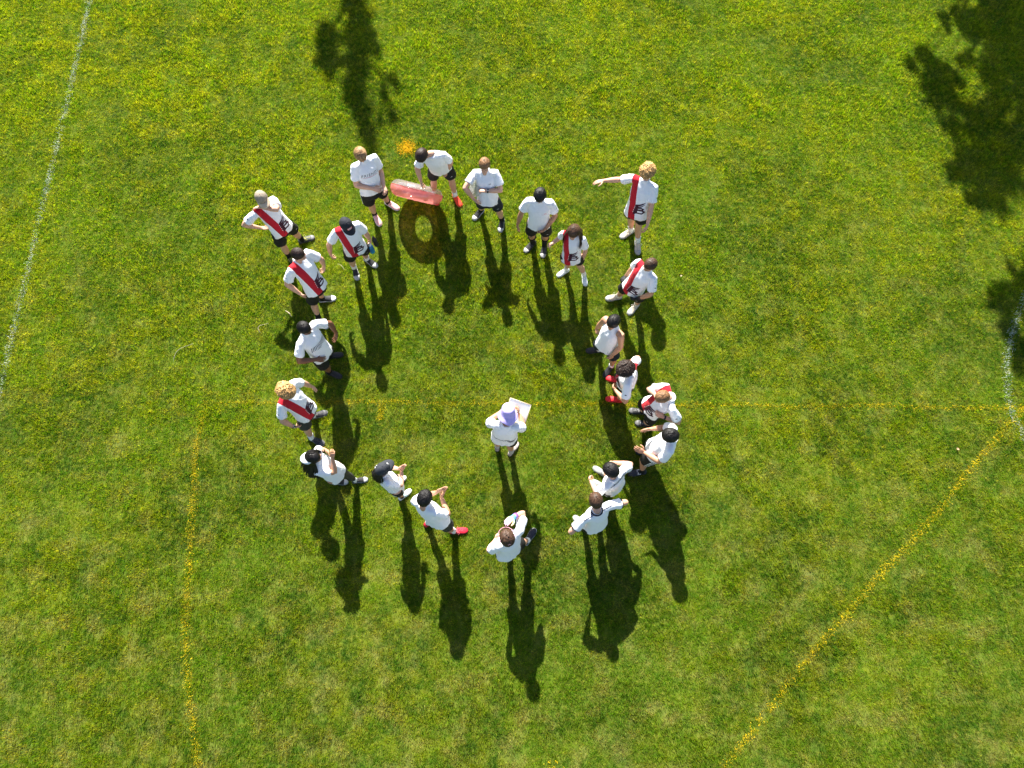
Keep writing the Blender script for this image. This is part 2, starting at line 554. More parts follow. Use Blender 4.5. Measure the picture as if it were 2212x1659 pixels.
# ------------------------------------------------------------------ trees beyond the field, seen by their shadows
COT = 1.0 / math.tan(SUN_EL)
SDIR = V(math.sin(SUN_AZ), -math.cos(SUN_AZ), 0)
LAT = V(math.cos(SUN_AZ), math.sin(SUN_AZ), 0)
barkm = mat('bark', (0.13, 0.10, 0.07), 0.95, 0.1, var=0.4, vscale=12, bump=0.5, bscale=30)
leafm = blade_mat('tree_leaf', flat_colour((0.045, 0.085, 0.022)), 0.25, 0.5, 0.3)
def tree(label, basexy, clumps, height, seed, leaf=0.07, per=900, trunk=0.16, extra=(), grow=1.0):
    """clumps: (x, y, rx, ry) of the spots they shade on the lawn; turned back along the sun into the crown"""
    rng = np.random.RandomState(seed)
    base = V(basexy[0], basexy[1], 0)
    root = empty('tree', base)
    tag(root, label, 'tree', 'trees beyond the field')
    cl = []
    for (x, y, rx, ry) in clumps:
        rx, ry = rx * grow, ry * grow
        g = V(x, y, 0) - base
        z = np.dot(g, SDIR) / COT
        la = np.dot(g, LAT)
        cl.append((la, z, rx, ry / COT * 1.05))
    cl += list(extra)
    tb = MB()
    pts, rad = [], []
    for i in range(13):
        t = i / 12
        pts.append(V(0.12 * math.sin(t * 5 + seed) * t, 0.10 * math.sin(t * 4) * t, -0.05 + t * height * 0.97))
        rad.append(trunk * (1 - 0.88 * t) * (1.35 if i == 0 else 1))
    tube(tb, pts, rad, 10)
    link('trunk', tb.mesh('trunk', [barkm]), root)
    vs = []
    for (la, z, rx, rz) in cl:
        dep = rng.uniform(-0.5, 0.5) * max(rx, 0.25)
        c0 = LAT * la + SDIR * dep
        c = c0 + Z3 * z
        # limb from the trunk to the clump
        zt = max(0.5, z - abs(la) * 0.6 - 0.25)
        k = min(12, zt / (height * 0.97) * 12)
        i = int(k)
        ps = lerp(pts[min(i, 12)], pts[min(i + 1, 12)], k - i)
        lb = MB()
        tube(lb, [ps, lerp(ps, c, 0.5) + Z3 * 0.05, c], [0.035, 0.024, 0.008], 6)
        link('limb', lb.mesh('limb', [barkm]), root)
        n = int(per * max(0.15, rx * rz / 0.05) ** 0.85)
        # leaves sit along short twigs that spray out of the clump, so its edge is feathery
        ntw = 22
        tw = rng.normal(0, 1, (ntw, 3))
        tw /= np.linalg.norm(tw, axis=1)[:, None]
        tw *= (rng.uniform(0.55, 1.35, ntw))[:, None]
        pick = rng.randint(0, ntw, n)
        rr = rng.rand(n) ** 0.7
        d = tw[pick] * rr[:, None] + rng.normal(0, 0.13, (n, 3))
        sc = np.array([rx, max(rx, 0.12), rz])
        q = c + (d[:, :1] * sc[0]) * LAT + (d[:, 1:2] * sc[1]) * SDIR + (d[:, 2:] * sc[2]) * Z3
        vs.append(q)
    q = np.concatenate(vs)
    n = len(q)
    a = rng.normal(0, 1, (n, 3)); a /= np.linalg.norm(a, axis=1)[:, None]
    b = np.cross(a, rng.normal(0, 1, (n, 3))); b /= np.linalg.norm(b, axis=1)[:, None]
    ll = (leaf * rng.uniform(0.6, 1.4, n))[:, None]
    w = ll * 0.22
    v = np.stack([q - a * ll * 0.5, q + b * w, q + a * ll * 0.5, q - b * w], 1).reshape(-1, 3)
    i = np.arange(n)[:, None] * 4
    me = blade_mesh('crown', v, i + np.array([[0, 1, 2, 3]]), np.zeros((0, 3), int), np.repeat(rng.uniform(0.6, 1.4, n), 4), leafm)
    o = link('crown', me, root)
    return root
T_CL = [[-3.03, 11.1, 0.14, 0.18], [-3.07, 10.96, 0.11, 0.14], [-2.89, 10.6, 0.22, 0.38], [-2.83, 10.2, 0.23, 0.26], [-2.67, 9.96, 0.16, 0.15], [-2.52, 9.79, 0.08, 0.11], [-2.9, 9.79, 0.17, 0.13], [-2.89, 9.58, 0.19, 0.17], [-2.87, 9.24, 0.19, 0.21], [-2.89, 8.95, 0.23, 0.23], [-2.78, 8.72, 0.17, 0.19], [-2.68, 8.46, 0.11, 0.18], [-2.61, 8.18, 0.16, 0.18], [-2.51, 7.9, 0.15, 0.16], [-2.5, 7.7, 0.12, 0.12], [-3.5, 10.42, 0.14, 0.2], [-3.48, 10.16, 0.18, 0.24], [-3.43, 9.86, 0.2, 0.22], [-3.43, 9.58, 0.2, 0.17], [-3.36, 9.32, 0.08, 0.11], [-3.16, 9.75, 0.12, 0.11], [-2.25, 9.34, 0.11, 0.06], [-2.36, 9.13, 0.05, 0.13], [-2.12, 9.18, 0.05, 0.1], [-2.29, 8.8, 0.09, 0.12], [-2.18, 8.54, 0.11, 0.12], [-2.4, 8.48, 0.05, 0.12]]
R_CL = [[9.51, 10.9, 0.34, 0.34], [9.41, 10.18, 0.39, 0.4], [9.03, 10.5, 0.29, 0.3], [8.72, 10.66, 0.21, 0.2], [8.51, 10.8, 0.13, 0.17], [8.26, 10.57, 0.08, 0.2], [9.16, 9.6, 0.31, 0.29], [8.82, 9.35, 0.2, 0.19], [8.44, 9.76, 0.15, 0.13], [7.71, 9.82, 0.21, 0.16], [7.84, 9.54, 0.2, 0.16], [8.1, 9.32, 0.15, 0.13], [7.42, 9.6, 0.09, 0.11], [7.8, 9.05, 0.28, 0.16], [7.95, 8.8, 0.11, 0.12], [8.4, 8.38, 0.27, 0.27], [8.79, 8.56, 0.23, 0.25], [7.87, 8.24, 0.17, 0.15], [8.96, 8.09, 0.3, 0.3], [8.33, 7.89, 0.2, 0.18], [8.02, 7.46, 0.27, 0.2], [8.22, 7.12, 0.34, 0.26], [8.69, 7.37, 0.34, 0.32], [9.03, 7.74, 0.27, 0.27], [8.02, 6.81, 0.17, 0.14], [8.4, 6.79, 0.22, 0.17], [7.78, 7.34, 0.11, 0.12], [9.93, 10.18, 0.42, 0.67], [9.77, 8.92, 0.4, 0.5], [9.44, 8.03, 0.4, 0.48], [10.05, 10.96, 0.4, 0.34]]
S_CL = [[8.43, 5.03, 0.15, 0.17], [8.25, 4.87, 0.17, 0.16], [8.06, 4.68, 0.19, 0.15], [8.2, 5.11, 0.09, 0.11], [8.38, 5.44, 0.05, 0.17], [8.1, 4.4, 0.12, 0.16], [8.15, 4.11, 0.14, 0.16], [8.13, 3.81, 0.12, 0.16], [8.09, 3.63, 0.09, 0.09], [8.58, 4.82, 0.24, 0.25], [8.64, 4.42, 0.27, 0.24], [8.44, 3.98, 0.22, 0.24], [8.87, 5.25, 0.22, 0.25]]
tree('slender tree beyond the far edge whose narrow shadow reaches the circle', (-4.72, 20.4), T_CL, 10.55, 1, 0.075, 1900, 0.17,
     [(0.05, z, 0.32 + 0.10 * math.sin(z * 3), 0.42) for z in np.arange(2.2, 7.6, 0.55)] + [(-0.5, 6.2, 0.25, 0.4), (0.55, 5.1, 0.25, 0.4), (-0.55, 4.2, 0.28, 0.35)], 1.10)
tree('broad dark tree beyond the far right corner of the field', (8.25, 18.0), R_CL, 9.6, 2, 0.080, 1900, 0.24,
     [(a, z, 0.55, 0.5) for a, z in ((1.5, 8.0), (1.3, 6.9), (1.9, 6.2), (1.3, 5.4), (2.0, 7.2))], 1.28)
tree('smaller tree beyond the field, shading the white arc', (9.35, 13.6), S_CL, 8.4, 3, 0.078, 1700, 0.13,
     [(a, z, 0.42, 0.4) for a, z in ((-0.1, 7.2), (0.3, 6.4), (0.2, 5.6), (0.3, 7.7))], 1.15)

# ------------------------------------------------------------------ people
POSE = {
    'A': (1.75, -52, [[-3.719,5.818,1.608],[-3.741,5.811,1.424],[-3.614,5.929,1.367],[-3.855,5.677,1.376],[-3.501,5.687,1.47],[-4.081,5.573,1.221],[-3.755,5.721,1.478],[-3.886,5.615,1.054],[-3.913,5.737,1.425],[-3.802,5.689,0.92],[-3.548,5.754,0.909],[-3.671,5.621,0.921],[-3.533,5.855,0.494],[-3.696,5.596,0.5],[-3.552,5.961,0.086],[-3.732,5.631,0.084],[-3.382,6.027,0.03],[-3.62,5.487,0.03]]),
    'B': (1.82, -55, [[-2.29,6.535,1.661],[-2.27,6.556,1.47],[-2.127,6.652,1.393],[-2.409,6.437,1.448],[-2.077,6.6,1.098],[-2.426,6.285,1.19],[-2.019,6.348,1.056],[-2.164,6.255,1.138],[-1.965,6.191,1.085],[-1.995,6.249,1.074],[-2.16,6.415,0.922],[-2.316,6.314,0.948],[-2.126,6.533,0.496],[-2.314,6.345,0.508],[-2.131,6.683,0.085],[-2.351,6.443,0.085],[-1.967,6.586,0.03],[-2.262,6.275,0.03]]),
    'C': (1.75, -75, [[-1.371,6.622,1.536],[-1.23,6.682,1.435],[-1.053,6.689,1.392],[-1.403,6.667,1.382],[-0.971,6.752,1.121],[-1.501,6.646,1.112],[-1.039,6.763,0.876],[-1.464,6.568,0.875],[-1.078,6.748,0.712],[-1.467,6.519,0.718],[-1.07,6.825,0.921],[-1.249,6.799,0.925],[-1.005,6.82,0.503],[-1.306,6.833,0.505],[-0.982,6.806,0.085],[-1.339,6.853,0.085],[-0.89,6.647,0.03],[-1.292,6.677,0.03]]),
    'D': (1.7, -90, [[-0.414,6.418,1.563],[-0.415,6.408,1.382],[-0.245,6.403,1.347],[-0.571,6.431,1.309],[-0.169,6.219,1.148],[-0.728,6.207,1.242],[-0.405,6.173,1.201],[-0.609,6.149,1.033],[-0.56,6.214,1.188],[-0.516,6.121,0.905],[-0.298,6.231,0.887],[-0.471,6.248,0.858],[-0.221,6.264,0.484],[-0.488,6.366,0.461],[-0.17,6.327,0.085],[-0.539,6.523,0.086],[-0.201,6.154,0.03],[-0.651,6.39,0.03]]),
    'E': (1.75, -95, [[0.415,5.855,1.635],[0.413,5.852,1.45],[0.587,5.841,1.407],[0.242,5.88,1.398],[0.672,5.79,1.136],[0.143,5.826,1.13],[0.527,5.631,1.008],[0.091,5.783,0.884],[0.416,5.599,0.892],[0.076,5.739,0.719],[0.51,5.778,0.919],[0.33,5.792,0.913],[0.541,5.777,0.497],[0.321,5.798,0.49],[0.545,5.842,0.084],[0.348,5.899,0.084],[0.517,5.663,0.03],[0.227,5.765,0.03]]),
    'F': (1.6, -100, [[0.916,5.34,1.476],[0.913,5.336,1.306],[1.067,5.293,1.277],[0.786,5.42,1.245],[1.13,5.256,1.02],[0.747,5.491,0.991],[1.118,5.243,0.787],[0.6,5.329,1.059],[1.12,5.217,0.633],[0.516,5.367,0.943],[1.006,5.242,0.832],[0.842,5.247,0.836],[1.098,5.262,0.454],[0.903,5.323,0.461],[1.202,5.298,0.085],[0.901,5.397,0.085],[1.223,5.134,0.03],[0.759,5.31,0.03]]),
    'G': (1.8, -105, [[2.017,6.217,1.687],[2.021,6.193,1.496],[2.162,6.099,1.414],[1.853,6.249,1.444],[2.142,5.902,1.18],[1.66,6.348,1.246],[2.113,5.714,0.983],[1.408,6.294,1.296],[2.079,5.614,0.828],[1.234,6.264,1.289],[2.046,5.945,0.945],[1.881,6.027,0.946],[2.059,5.939,0.509],[1.943,6.082,0.513],[2.124,5.914,0.084],[2.015,6.133,0.087],[2.127,5.725,0.03],[1.856,6.032,0.03]]),
    'H': (1.72, -125, [[1.991,4.717,1.619],[1.973,4.728,1.438],[2.063,4.588,1.387],[1.86,4.856,1.384],[2.06,4.452,1.144],[1.826,4.906,1.108],[1.906,4.471,0.955],[1.746,4.876,0.878],[1.807,4.488,0.838],[1.647,4.758,0.919],[1.92,4.618,0.895],[1.784,4.731,0.893],[1.998,4.669,0.487],[1.748,4.805,0.483],[2.038,4.758,0.085],[1.746,4.916,0.085],[1.918,4.625,0.03],[1.569,4.894,0.03]]),
    'I': (1.7, -130, [[1.431,3.85,1.583],[1.424,3.83,1.404],[1.546,3.707,1.39],[1.346,3.974,1.341],[1.578,3.628,1.127],[1.31,4.021,1.063],[1.46,3.552,0.931],[1.276,4.03,0.818],[1.479,3.545,0.776],[1.278,3.907,0.91],[1.473,3.692,0.895],[1.345,3.811,0.88],[1.562,3.676,0.492],[1.341,3.865,0.472],[1.582,3.699,0.085],[1.393,3.982,0.085],[1.483,3.554,0.03],[1.215,3.977,0.03]]),
    'J': (1.68, -150, [[1.567,3.146,1.566],[1.628,3.129,1.399],[1.605,2.967,1.366],[1.708,3.275,1.352],[1.606,2.793,1.154],[1.811,3.444,1.161],[1.487,2.98,1.06],[1.709,3.444,0.943],[1.453,3.097,0.964],[1.658,3.431,0.797],[1.69,3.105,0.898],[1.632,3.265,0.872],[1.66,3.113,0.489],[1.643,3.359,0.473],[1.675,3.146,0.086],[1.693,3.473,0.087],[1.501,3.17,0.03],[1.53,3.51,0.03]]),
    'K': (1.72, -152, [[2.059,2.758,1.551],[2.156,2.779,1.398],[2.207,2.619,1.341],[2.142,2.951,1.36],[2.348,2.494,1.126],[1.943,2.977,1.163],[2.114,2.565,1.171],[1.987,2.829,1.362],[1.979,2.623,1.228],[2.035,2.738,1.491],[2.054,2.691,0.892],[1.976,2.849,0.902],[2.021,2.682,0.478],[1.96,2.904,0.489],[2.122,2.744,0.084],[2.036,2.953,0.085],[1.946,2.775,0.03],[1.863,2.974,0.03]]),
    'L': (1.78, 175, [[2.11,2.185,1.638],[2.16,2.192,1.457],[2.116,2.018,1.422],[2.198,2.357,1.386],[2.026,1.937,1.155],[2.145,2.427,1.102],[1.833,2.083,1.081],[1.93,2.379,1.225],[1.697,2.116,1.17],[1.807,2.387,1.111],[2.007,2.053,0.925],[2.044,2.231,0.926],[1.927,2.092,0.5],[2.024,2.28,0.499],[1.979,1.998,0.085],[2.119,2.318,0.085],[1.794,1.975,0.03],[1.937,2.315,0.03]]),
    'M': (1.7, 140, [[1.31,1.72,1.59],[1.342,1.674,1.42],[1.228,1.548,1.382],[1.482,1.77,1.371],[1.163,1.512,1.116],[1.63,1.892,1.166],[1.101,1.684,0.961],[1.437,1.947,1.032],[1.076,1.777,0.84],[1.343,1.953,0.909],[1.357,1.593,0.895],[1.478,1.718,0.873],[1.349,1.69,0.489],[1.423,1.848,0.481],[1.382,1.772,0.087],[1.409,1.967,0.087],[1.233,1.855,0.03],[1.267,2.062,0.03]]),
    'N': (1.76, 122, [[1.09,1.325,1.603],[1.109,1.221,1.448],[0.957,1.133,1.398],[1.267,1.299,1.401],[0.783,0.976,1.22],[1.517,1.362,1.259],[0.895,1.102,1.027],[1.426,1.381,1.021],[0.97,1.197,0.913],[1.36,1.388,0.87],[1.063,1.085,0.921],[1.22,1.172,0.923],[1.043,1.179,0.505],[1.231,1.244,0.503],[1.075,1.19,0.085],[1.291,1.237,0.085],[0.943,1.313,0.03],[1.242,1.41,0.03]]),
    'O': (1.75, 122, [[-0.055,0.852,1.635],[-0.024,0.868,1.454],[-0.178,0.778,1.43],[0.104,0.976,1.383],[-0.303,0.742,1.175],[0.148,1.22,1.239],[-0.227,0.888,0.989],[0.009,1.135,1.436],[-0.159,0.96,0.863],[-0.083,1.058,1.555],[-0.126,0.719,0.928],[0.022,0.814,0.896],[-0.1,0.764,0.504],[0.118,0.911,0.489],[-0.046,0.763,0.086],[0.233,0.974,0.086],[-0.129,0.923,0.03],[0.335,1.13,0.03]]),
    'P': (1.75, 55, [[-1.135,1.357,1.595],[-1.16,1.279,1.428],[-1.293,1.371,1.347],[-0.998,1.207,1.408],[-1.169,1.476,1.104],[-0.861,1.213,1.152],[-1.007,1.492,1.293],[-0.954,1.445,1.171],[-0.862,1.559,1.333],[-0.877,1.574,1.247],[-1.109,1.229,0.911],[-0.948,1.15,0.922],[-1.155,1.269,0.491],[-0.918,1.124,0.5],[-1.254,1.229,0.085],[-0.862,1.108,0.084],[-1.126,1.355,0.03],[-0.677,1.123,0.03]]),
    'Q': (1.58, 35, [[-1.735,1.767,1.446],[-1.751,1.723,1.285],[-1.827,1.844,1.21],[-1.657,1.6,1.296],[-1.728,1.899,0.972],[-1.521,1.62,1.074],[-1.553,1.844,1.103],[-1.532,1.839,1.019],[-1.447,1.904,1.187],[-1.462,1.899,1.134],[-1.708,1.727,0.803],[-1.62,1.598,0.846],[-1.649,1.841,0.443],[-1.617,1.627,0.462],[-1.764,1.834,0.084],[-1.665,1.62,0.085],[-1.627,1.924,0.03],[-1.537,1.728,0.03]]),
    'R': (1.62, -12, [[-2.65,1.922,1.539],[-2.654,1.903,1.368],[-2.649,2.054,1.3],[-2.628,1.746,1.317],[-2.692,2.133,1.053],[-2.423,1.783,1.156],[-2.558,2.084,1.245],[-2.432,1.958,1.311],[-2.457,2.043,1.363],[-2.407,2.044,1.438],[-2.484,1.916,0.862],[-2.533,1.759,0.852],[-2.431,1.885,0.472],[-2.578,1.797,0.461],[-2.376,1.866,0.085],[-2.674,1.844,0.086],[-2.207,1.89,0.03],[-2.508,1.845,0.03]]),
    'S': (1.74, -35, [[-3.068,2.823,1.636],[-3.111,2.828,1.457],[-3.031,2.983,1.422],[-3.181,2.679,1.383],[-2.98,3.073,1.159],[-3.216,2.511,1.152],[-2.924,3.092,0.919],[-3.115,2.486,0.921],[-2.855,3.098,0.777],[-3.066,2.528,0.769],[-2.946,2.805,0.922],[-3.003,2.634,0.913],[-3.027,2.85,0.504],[-3.056,2.578,0.498],[-3.094,2.885,0.087],[-3.093,2.52,0.085],[-2.921,2.942,0.03],[-2.927,2.442,0.03]]),
    'T': (1.75, -35, [[-2.9,3.732,1.634],[-2.899,3.722,1.448],[-2.811,3.874,1.406],[-2.993,3.58,1.39],[-2.654,3.973,1.191],[-3.056,3.383,1.185],[-2.611,3.912,0.952],[-2.833,3.449,1.075],[-2.655,3.82,0.823],[-2.685,3.485,0.988],[-2.787,3.699,0.907],[-2.872,3.54,0.911],[-2.838,3.779,0.489],[-2.83,3.53,0.49],[-2.921,3.88,0.087],[-2.905,3.602,0.084],[-2.743,3.91,0.03],[-2.733,3.535,0.03]]),
    'U': (1.78, -38, [[-3.083,4.867,1.639],[-3.114,4.856,1.453],[-3.011,5.003,1.411],[-3.223,4.724,1.395],[-2.874,5.025,1.155],[-3.354,4.615,1.152],[-2.897,5.05,0.901],[-3.201,4.546,0.951],[-2.946,5.008,0.747],[-3.13,4.517,0.8],[-2.95,4.759,0.928],[-3.036,4.597,0.93],[-3.036,4.797,0.503],[-3.12,4.599,0.506],[-3.119,4.873,0.087],[-3.149,4.521,0.085],[-2.931,4.899,0.03],[-3.022,4.384,0.03]]),
    'V': (1.74, -60, [[-2.435,5.375,1.62],[-2.451,5.388,1.437],[-2.302,5.478,1.396],[-2.621,5.353,1.395],[-2.245,5.498,1.117],[-2.772,5.262,1.167],[-2.233,5.528,0.867],[-2.807,5.233,0.918],[-2.218,5.549,0.704],[-2.808,5.222,0.75],[-2.357,5.388,0.9],[-2.522,5.319,0.91],[-2.379,5.492,0.49],[-2.581,5.349,0.493],[-2.428,5.594,0.086],[-2.632,5.428,0.085],[-2.279,5.49,0.03],[-2.582,5.255,0.03]]),
    'W': (1.65, 85, [[-0.057,2.498,1.535],[-0.076,2.411,1.383],[-0.243,2.415,1.344],[0.08,2.374,1.325],[-0.334,2.515,1.108],[0.162,2.446,1.073],[-0.15,2.663,1.103],[0.093,2.669,1.115],[-0.021,2.742,1.141],[0.071,2.699,1.263],[-0.197,2.366,0.88],[-0.028,2.348,0.877],[-0.207,2.4,0.481],[-0.025,2.351,0.477],[-0.227,2.39,0.086],[-0.012,2.308,0.084],[-0.221,2.557,0.03],[0.082,2.453,0.03]])}
JN = ['head', 'neck', 'shL', 'shR', 'elL', 'elR', 'wrL', 'wrR', 'haL', 'haR', 'hiL', 'hiR', 'knL', 'knR', 'anL', 'anR', 'toL', 'toR']
SKIN = {'fair': (0.56, 0.315, 0.215), 'tan': (0.47, 0.245, 0.145), 'brown': (0.165, 0.070, 0.038), 'olive': (0.40, 0.205, 0.115)}
HAIRC = {'black': (0.0065, 0.0055, 0.0055), 'dark': (0.024, 0.013, 0.009), 'brown': (0.058, 0.030, 0.017), 'light': (0.20, 0.105, 0.048), 'blond': (0.46, 0.27, 0.10), 'sand': (0.27, 0.155, 0.070)}
for k, cval in SKIN.items():
    mat('skin_' + k, cval, 0.5, 0.35, var=0.10, vscale=22)
for k, cval in HAIRC.items():
    mat('hair_' + k, cval, 0.5, 0.25, attr='tint')
mat('eye_white', (0.75, 0.74, 0.72), 0.3)
mat('iris', (0.03, 0.02, 0.015), 0.2)
mat('lips', (0.36, 0.13, 0.11), 0.5)
WHITE = mat('white_shirt_cloth', (0.80, 0.80, 0.815), 0.85, 0.15, var=0.02, vscale=9, bump=0.5, bscale=26, sheen=0.1)
BLACK = mat('black_shorts_cloth', (0.011, 0.011, 0.013), 0.75, 0.25, var=0.25, vscale=14, bump=0.5, bscale=34)
NAVY = mat('navy_shorts_cloth', (0.010, 0.014, 0.030), 0.75, 0.25, var=0.25, vscale=14, bump=0.5, bscale=34)
GREY = mat('charcoal_shorts_cloth', (0.040, 0.041, 0.040), 0.8, 0.2, var=0.15, vscale=14, bump=0.5, bscale=34)
LEGG = mat('dark_leggings_cloth', (0.040, 0.039, 0.036), 0.65, 0.3, var=0.12, vscale=14, bump=0.3, bscale=34)
INK = mat('dark_print', (0.040, 0.006, 0.018), 0.7)
INKB = mat('black_print', (0.02, 0.02, 0.025), 0.7)
INKP = mat('pink_print', (0.72, 0.30, 0.32), 0.7)
INKR = mat('red_print', (0.55, 0.04, 0.05), 0.7)
INKW = mat('white_print', (0.80, 0.80, 0.80), 0.7)
# jersey: white cloth with a printed red sash; the distance to the sash edge is stored on the cloth
JERSEY = mat('jersey_cloth', (0.80, 0.80, 0.815), 0.8, 0.18, bump=0.5, bscale=26, sheen=0.1)
nt = JERSEY.node_tree
a_ = nt.nodes.new('ShaderNodeAttribute')
a_.attribute_name = 'sash'
lt = nt.nodes.new('ShaderNodeMath')
lt.operation = 'LESS_THAN'
lt.inputs[1].default_value = 0.0
nt.links.new(a_.outputs['Fac'], lt.inputs[0])
mxr = nt.nodes.new('ShaderNodeMix')
mxr.data_type = 'RGBA'
mxr.inputs[6].default_value = (0.80, 0.80, 0.815, 1)
mxr.inputs[7].default_value = (0.46, 0.010, 0.022, 1)
nt.links.new(lt.outputs[0], mxr.inputs[0])
nt.links.new(mxr.outputs[2], nt.nodes['Principled BSDF'].inputs['Base Color'])

def spec(key, label, **kw):
    d = dict(key=key, label=label, skin='fair', hair='brown', hstyle='short', shirt='tee', shorts=BLACK, slen=0.66, hy=None, pitch=20,
             sock=('white', 0.10), shoe='black', curl=0.45, loose=1.0)
    d.update(kw)
    return d
PEOPLE = [
 spec('A', 'person in khaki cap and red-sashed jersey, one arm across the throat, other hand on belly', hair='brown', hy=-60, pitch=8, shirt='jersey', hat='cap', hatcol=(0.27, 0.225, 0.17), brimcol=(0.52, 0.40, 0.27), sock=('black', 0.16), shoe='neon', curlL=0.3, curlR=0.2, palmR='in'),
 spec('B', 'person in white FRIENDS T-shirt and pink shoes, hands clasped low', hair='sand', hstyle='mop', hy=-62, pitch=32, sock=('black', 0.09), shoe='pink', text='FRIENDS', stripe=True, curl=0.6, hemv=-.02),
 spec('C', 'person bending down in orange-red shoes with one hand on the clear pink swim ring', hair='dark', hstyle='mop', hy=-118, pitch=50, sock=('white', 0.10), shoe='orange', curlR=0.9),
 spec('D', 'person in plain white top wearing a square watch, clear disc tucked under the arm', hair='light', hstyle='short', hy=-90, pitch=6, shorts=NAVY, sock=('black', 0.12), shoe='blackwhite', watch='L', logo='chest', curlL=0.8, curlR=0.35),
 spec('E', 'black-haired person in white V-neck with tall black socks, arms hanging apart', skin='olive', hair='black', hstyle='mop', hy=-98, pitch=28, sock=('black', 0.34), shoe='silver', logo='pink', curl=0.4),
 spec('F', 'person with long brown hair in jersey and white shoes, one arm held out low', hair='brown', hstyle='long', hy=-112, pitch=24, shirt='jersey', sock=('white', 0.16), shoe='white', slen=0.42, girl=True),
 spec('G', 'curly blond person in jersey stretching one arm straight out to the side', hair='blond', hstyle='curly', hy=-118, pitch=14, shirt='jersey', hemv=-.16, sock=('white', 0.13), shoe='beige', slen=0.46, curlR=0.2),
 spec('H', 'short-haired person in jersey wearing black gloves and laced beige shoes', skin='tan', hair='brown', hstyle='crop', hy=-150, pitch=14, shirt='jersey', sock=('cream', 0.09), shoe='beige', glove=True, curl=0.7),
 spec('I', 'black-haired person in sleeveless white top with hands at the hips', skin='tan', hair='black', hstyle='parted', hy=-138, pitch=16, shirt='tank', shorts=NAVY, sock=('white', 0.06), shoe='black', curl=0.8),
 spec('J', 'person with dark tight curls and jersey in bright red shoes, hands on the hips', skin='tan', hair='dark', hstyle='curly', hy=-158, pitch=14, shirt='jersey', shorts=BLACK, sock=('red', 0.10), shoe='red', back='lines', curl=0.7),
 spec('K', 'light-brown-haired person in jersey, one hand at the face and the other across the belly', hemv=-.04, hair='light', hstyle='crop', hy=-165, pitch=22, shirt='jersey', sock=('black', 0.08), shoe='blacklace', band='L', curl=0.7),
 spec('L', 'black-haired person in white tee holding both open hands apart in front', skin='tan', hair='black', hstyle='wavy', hy=178, pitch=20, sock=('black', 0.09), shoe='navyN', stripes3=True, curl=0.2, slen=0.70, hemv=-.05),
 spec('M', 'black-haired person in white T-shirt with a dark line of print across the back', skin='fair', hair='black', hstyle='wavy', hy=150, pitch=20, shorts=BLACK, sock=('grey', 0.07), shoe='grey', back='text', curl=0.9),
 spec('N', 'brown-haired person in white shirt with dark collar, cuffs and shoulder stripes, elbows out', hair='brown', hstyle='parted', hy=100, pitch=12, shirt='tee', trim=True, sock=('black', 0.08), shoe='greywhite', curl=0.7),
 spec('O', 'person with wavy brown hair raising a rainbow glove to a pink headband', hair='brown', hstyle='wavy', hy=112, pitch=8, sock=('white', 0.10), shoe='navy', rainbow=True, curl=0.3),
 spec('P', 'black-haired person clapping in white tee, charcoal shorts and one red shoe forward', skin='tan', hair='black', hstyle='wavy', hy=60, pitch=10, shorts=GREY, sock=('white', 0.16), shoe='crimson', curl=0.08, palm='in'),
 spec('Q', 'small person in dark cap with black ponytail clapping, white shoes with teal laces', skin='fair', hair='black', hstyle='pony', hy=42, pitch=10, hat='cap', hatcol=(0.030, 0.033, 0.040), shorts=BLACK, slen=0.36, sock=('black', 0.08), shoe='teal', logo='marks', curl=0.15, palm='in', girl=True),
 spec('R', 'person with long black hair and white visor in dark leggings, hands together at the face', skin='tan', hair='black', hstyle='longback', hy=-2, pitch=8, hat='visor', hatcol=(0.8, 0.8, 0.8), shorts=LEGG, leggings=True, sock=('white', 0.14), shoe='blackwhite', curl=0.55, girl=True, palm='in'),
 spec('S', 'curly blond person in jersey and charcoal shorts with a black wristwatch', hair='blond', hstyle='curly', hy=-30, pitch=26, shirt='jersey', shorts=GREY, sock=('white', 0.12), shoe='blackgrey', watch='R', curl=0.6),
 spec('T', 'dark-skinned person in white T-shirt with a row of slanted stripes on the chest', skin='brown', hair='black', hstyle='crop', hy=-28, pitch=16, sock=('black', 0.10), shoe='black', back=None, slashes=True, curl=0.35, hem=True),
 spec('U', 'brown-haired person in jersey looking right, black shoes with white toes', hair='dark', hstyle='crop', hy=-12, pitch=14, shirt='jersey', sock=('black', 0.12), shoe='whitetoe', slen=0.68, curl=0.6),
 spec('V', 'person in dark cap and jersey carrying two bottles in one hand', hair='dark', hstyle='short', hy=-52, pitch=26, shirt='jersey', hat='cap', hatcol=(0.022, 0.024, 0.030), hatlogo=True, sock=('white', 0.13), shoe='blackwhite', curl=0.7, curlL=1.1),
 spec('W', 'person in lavender bucket hat writing on a white board in the middle of the circle', skin='tan', hair='dark', hstyle='short', hy=85, pitch=26, hat='bucket', hatcol=(0.41, 0.35, 0.70), sock=('grey', 0.10), shoe='spotted', back='drawing', curl=0.8, loose=1.10),
]
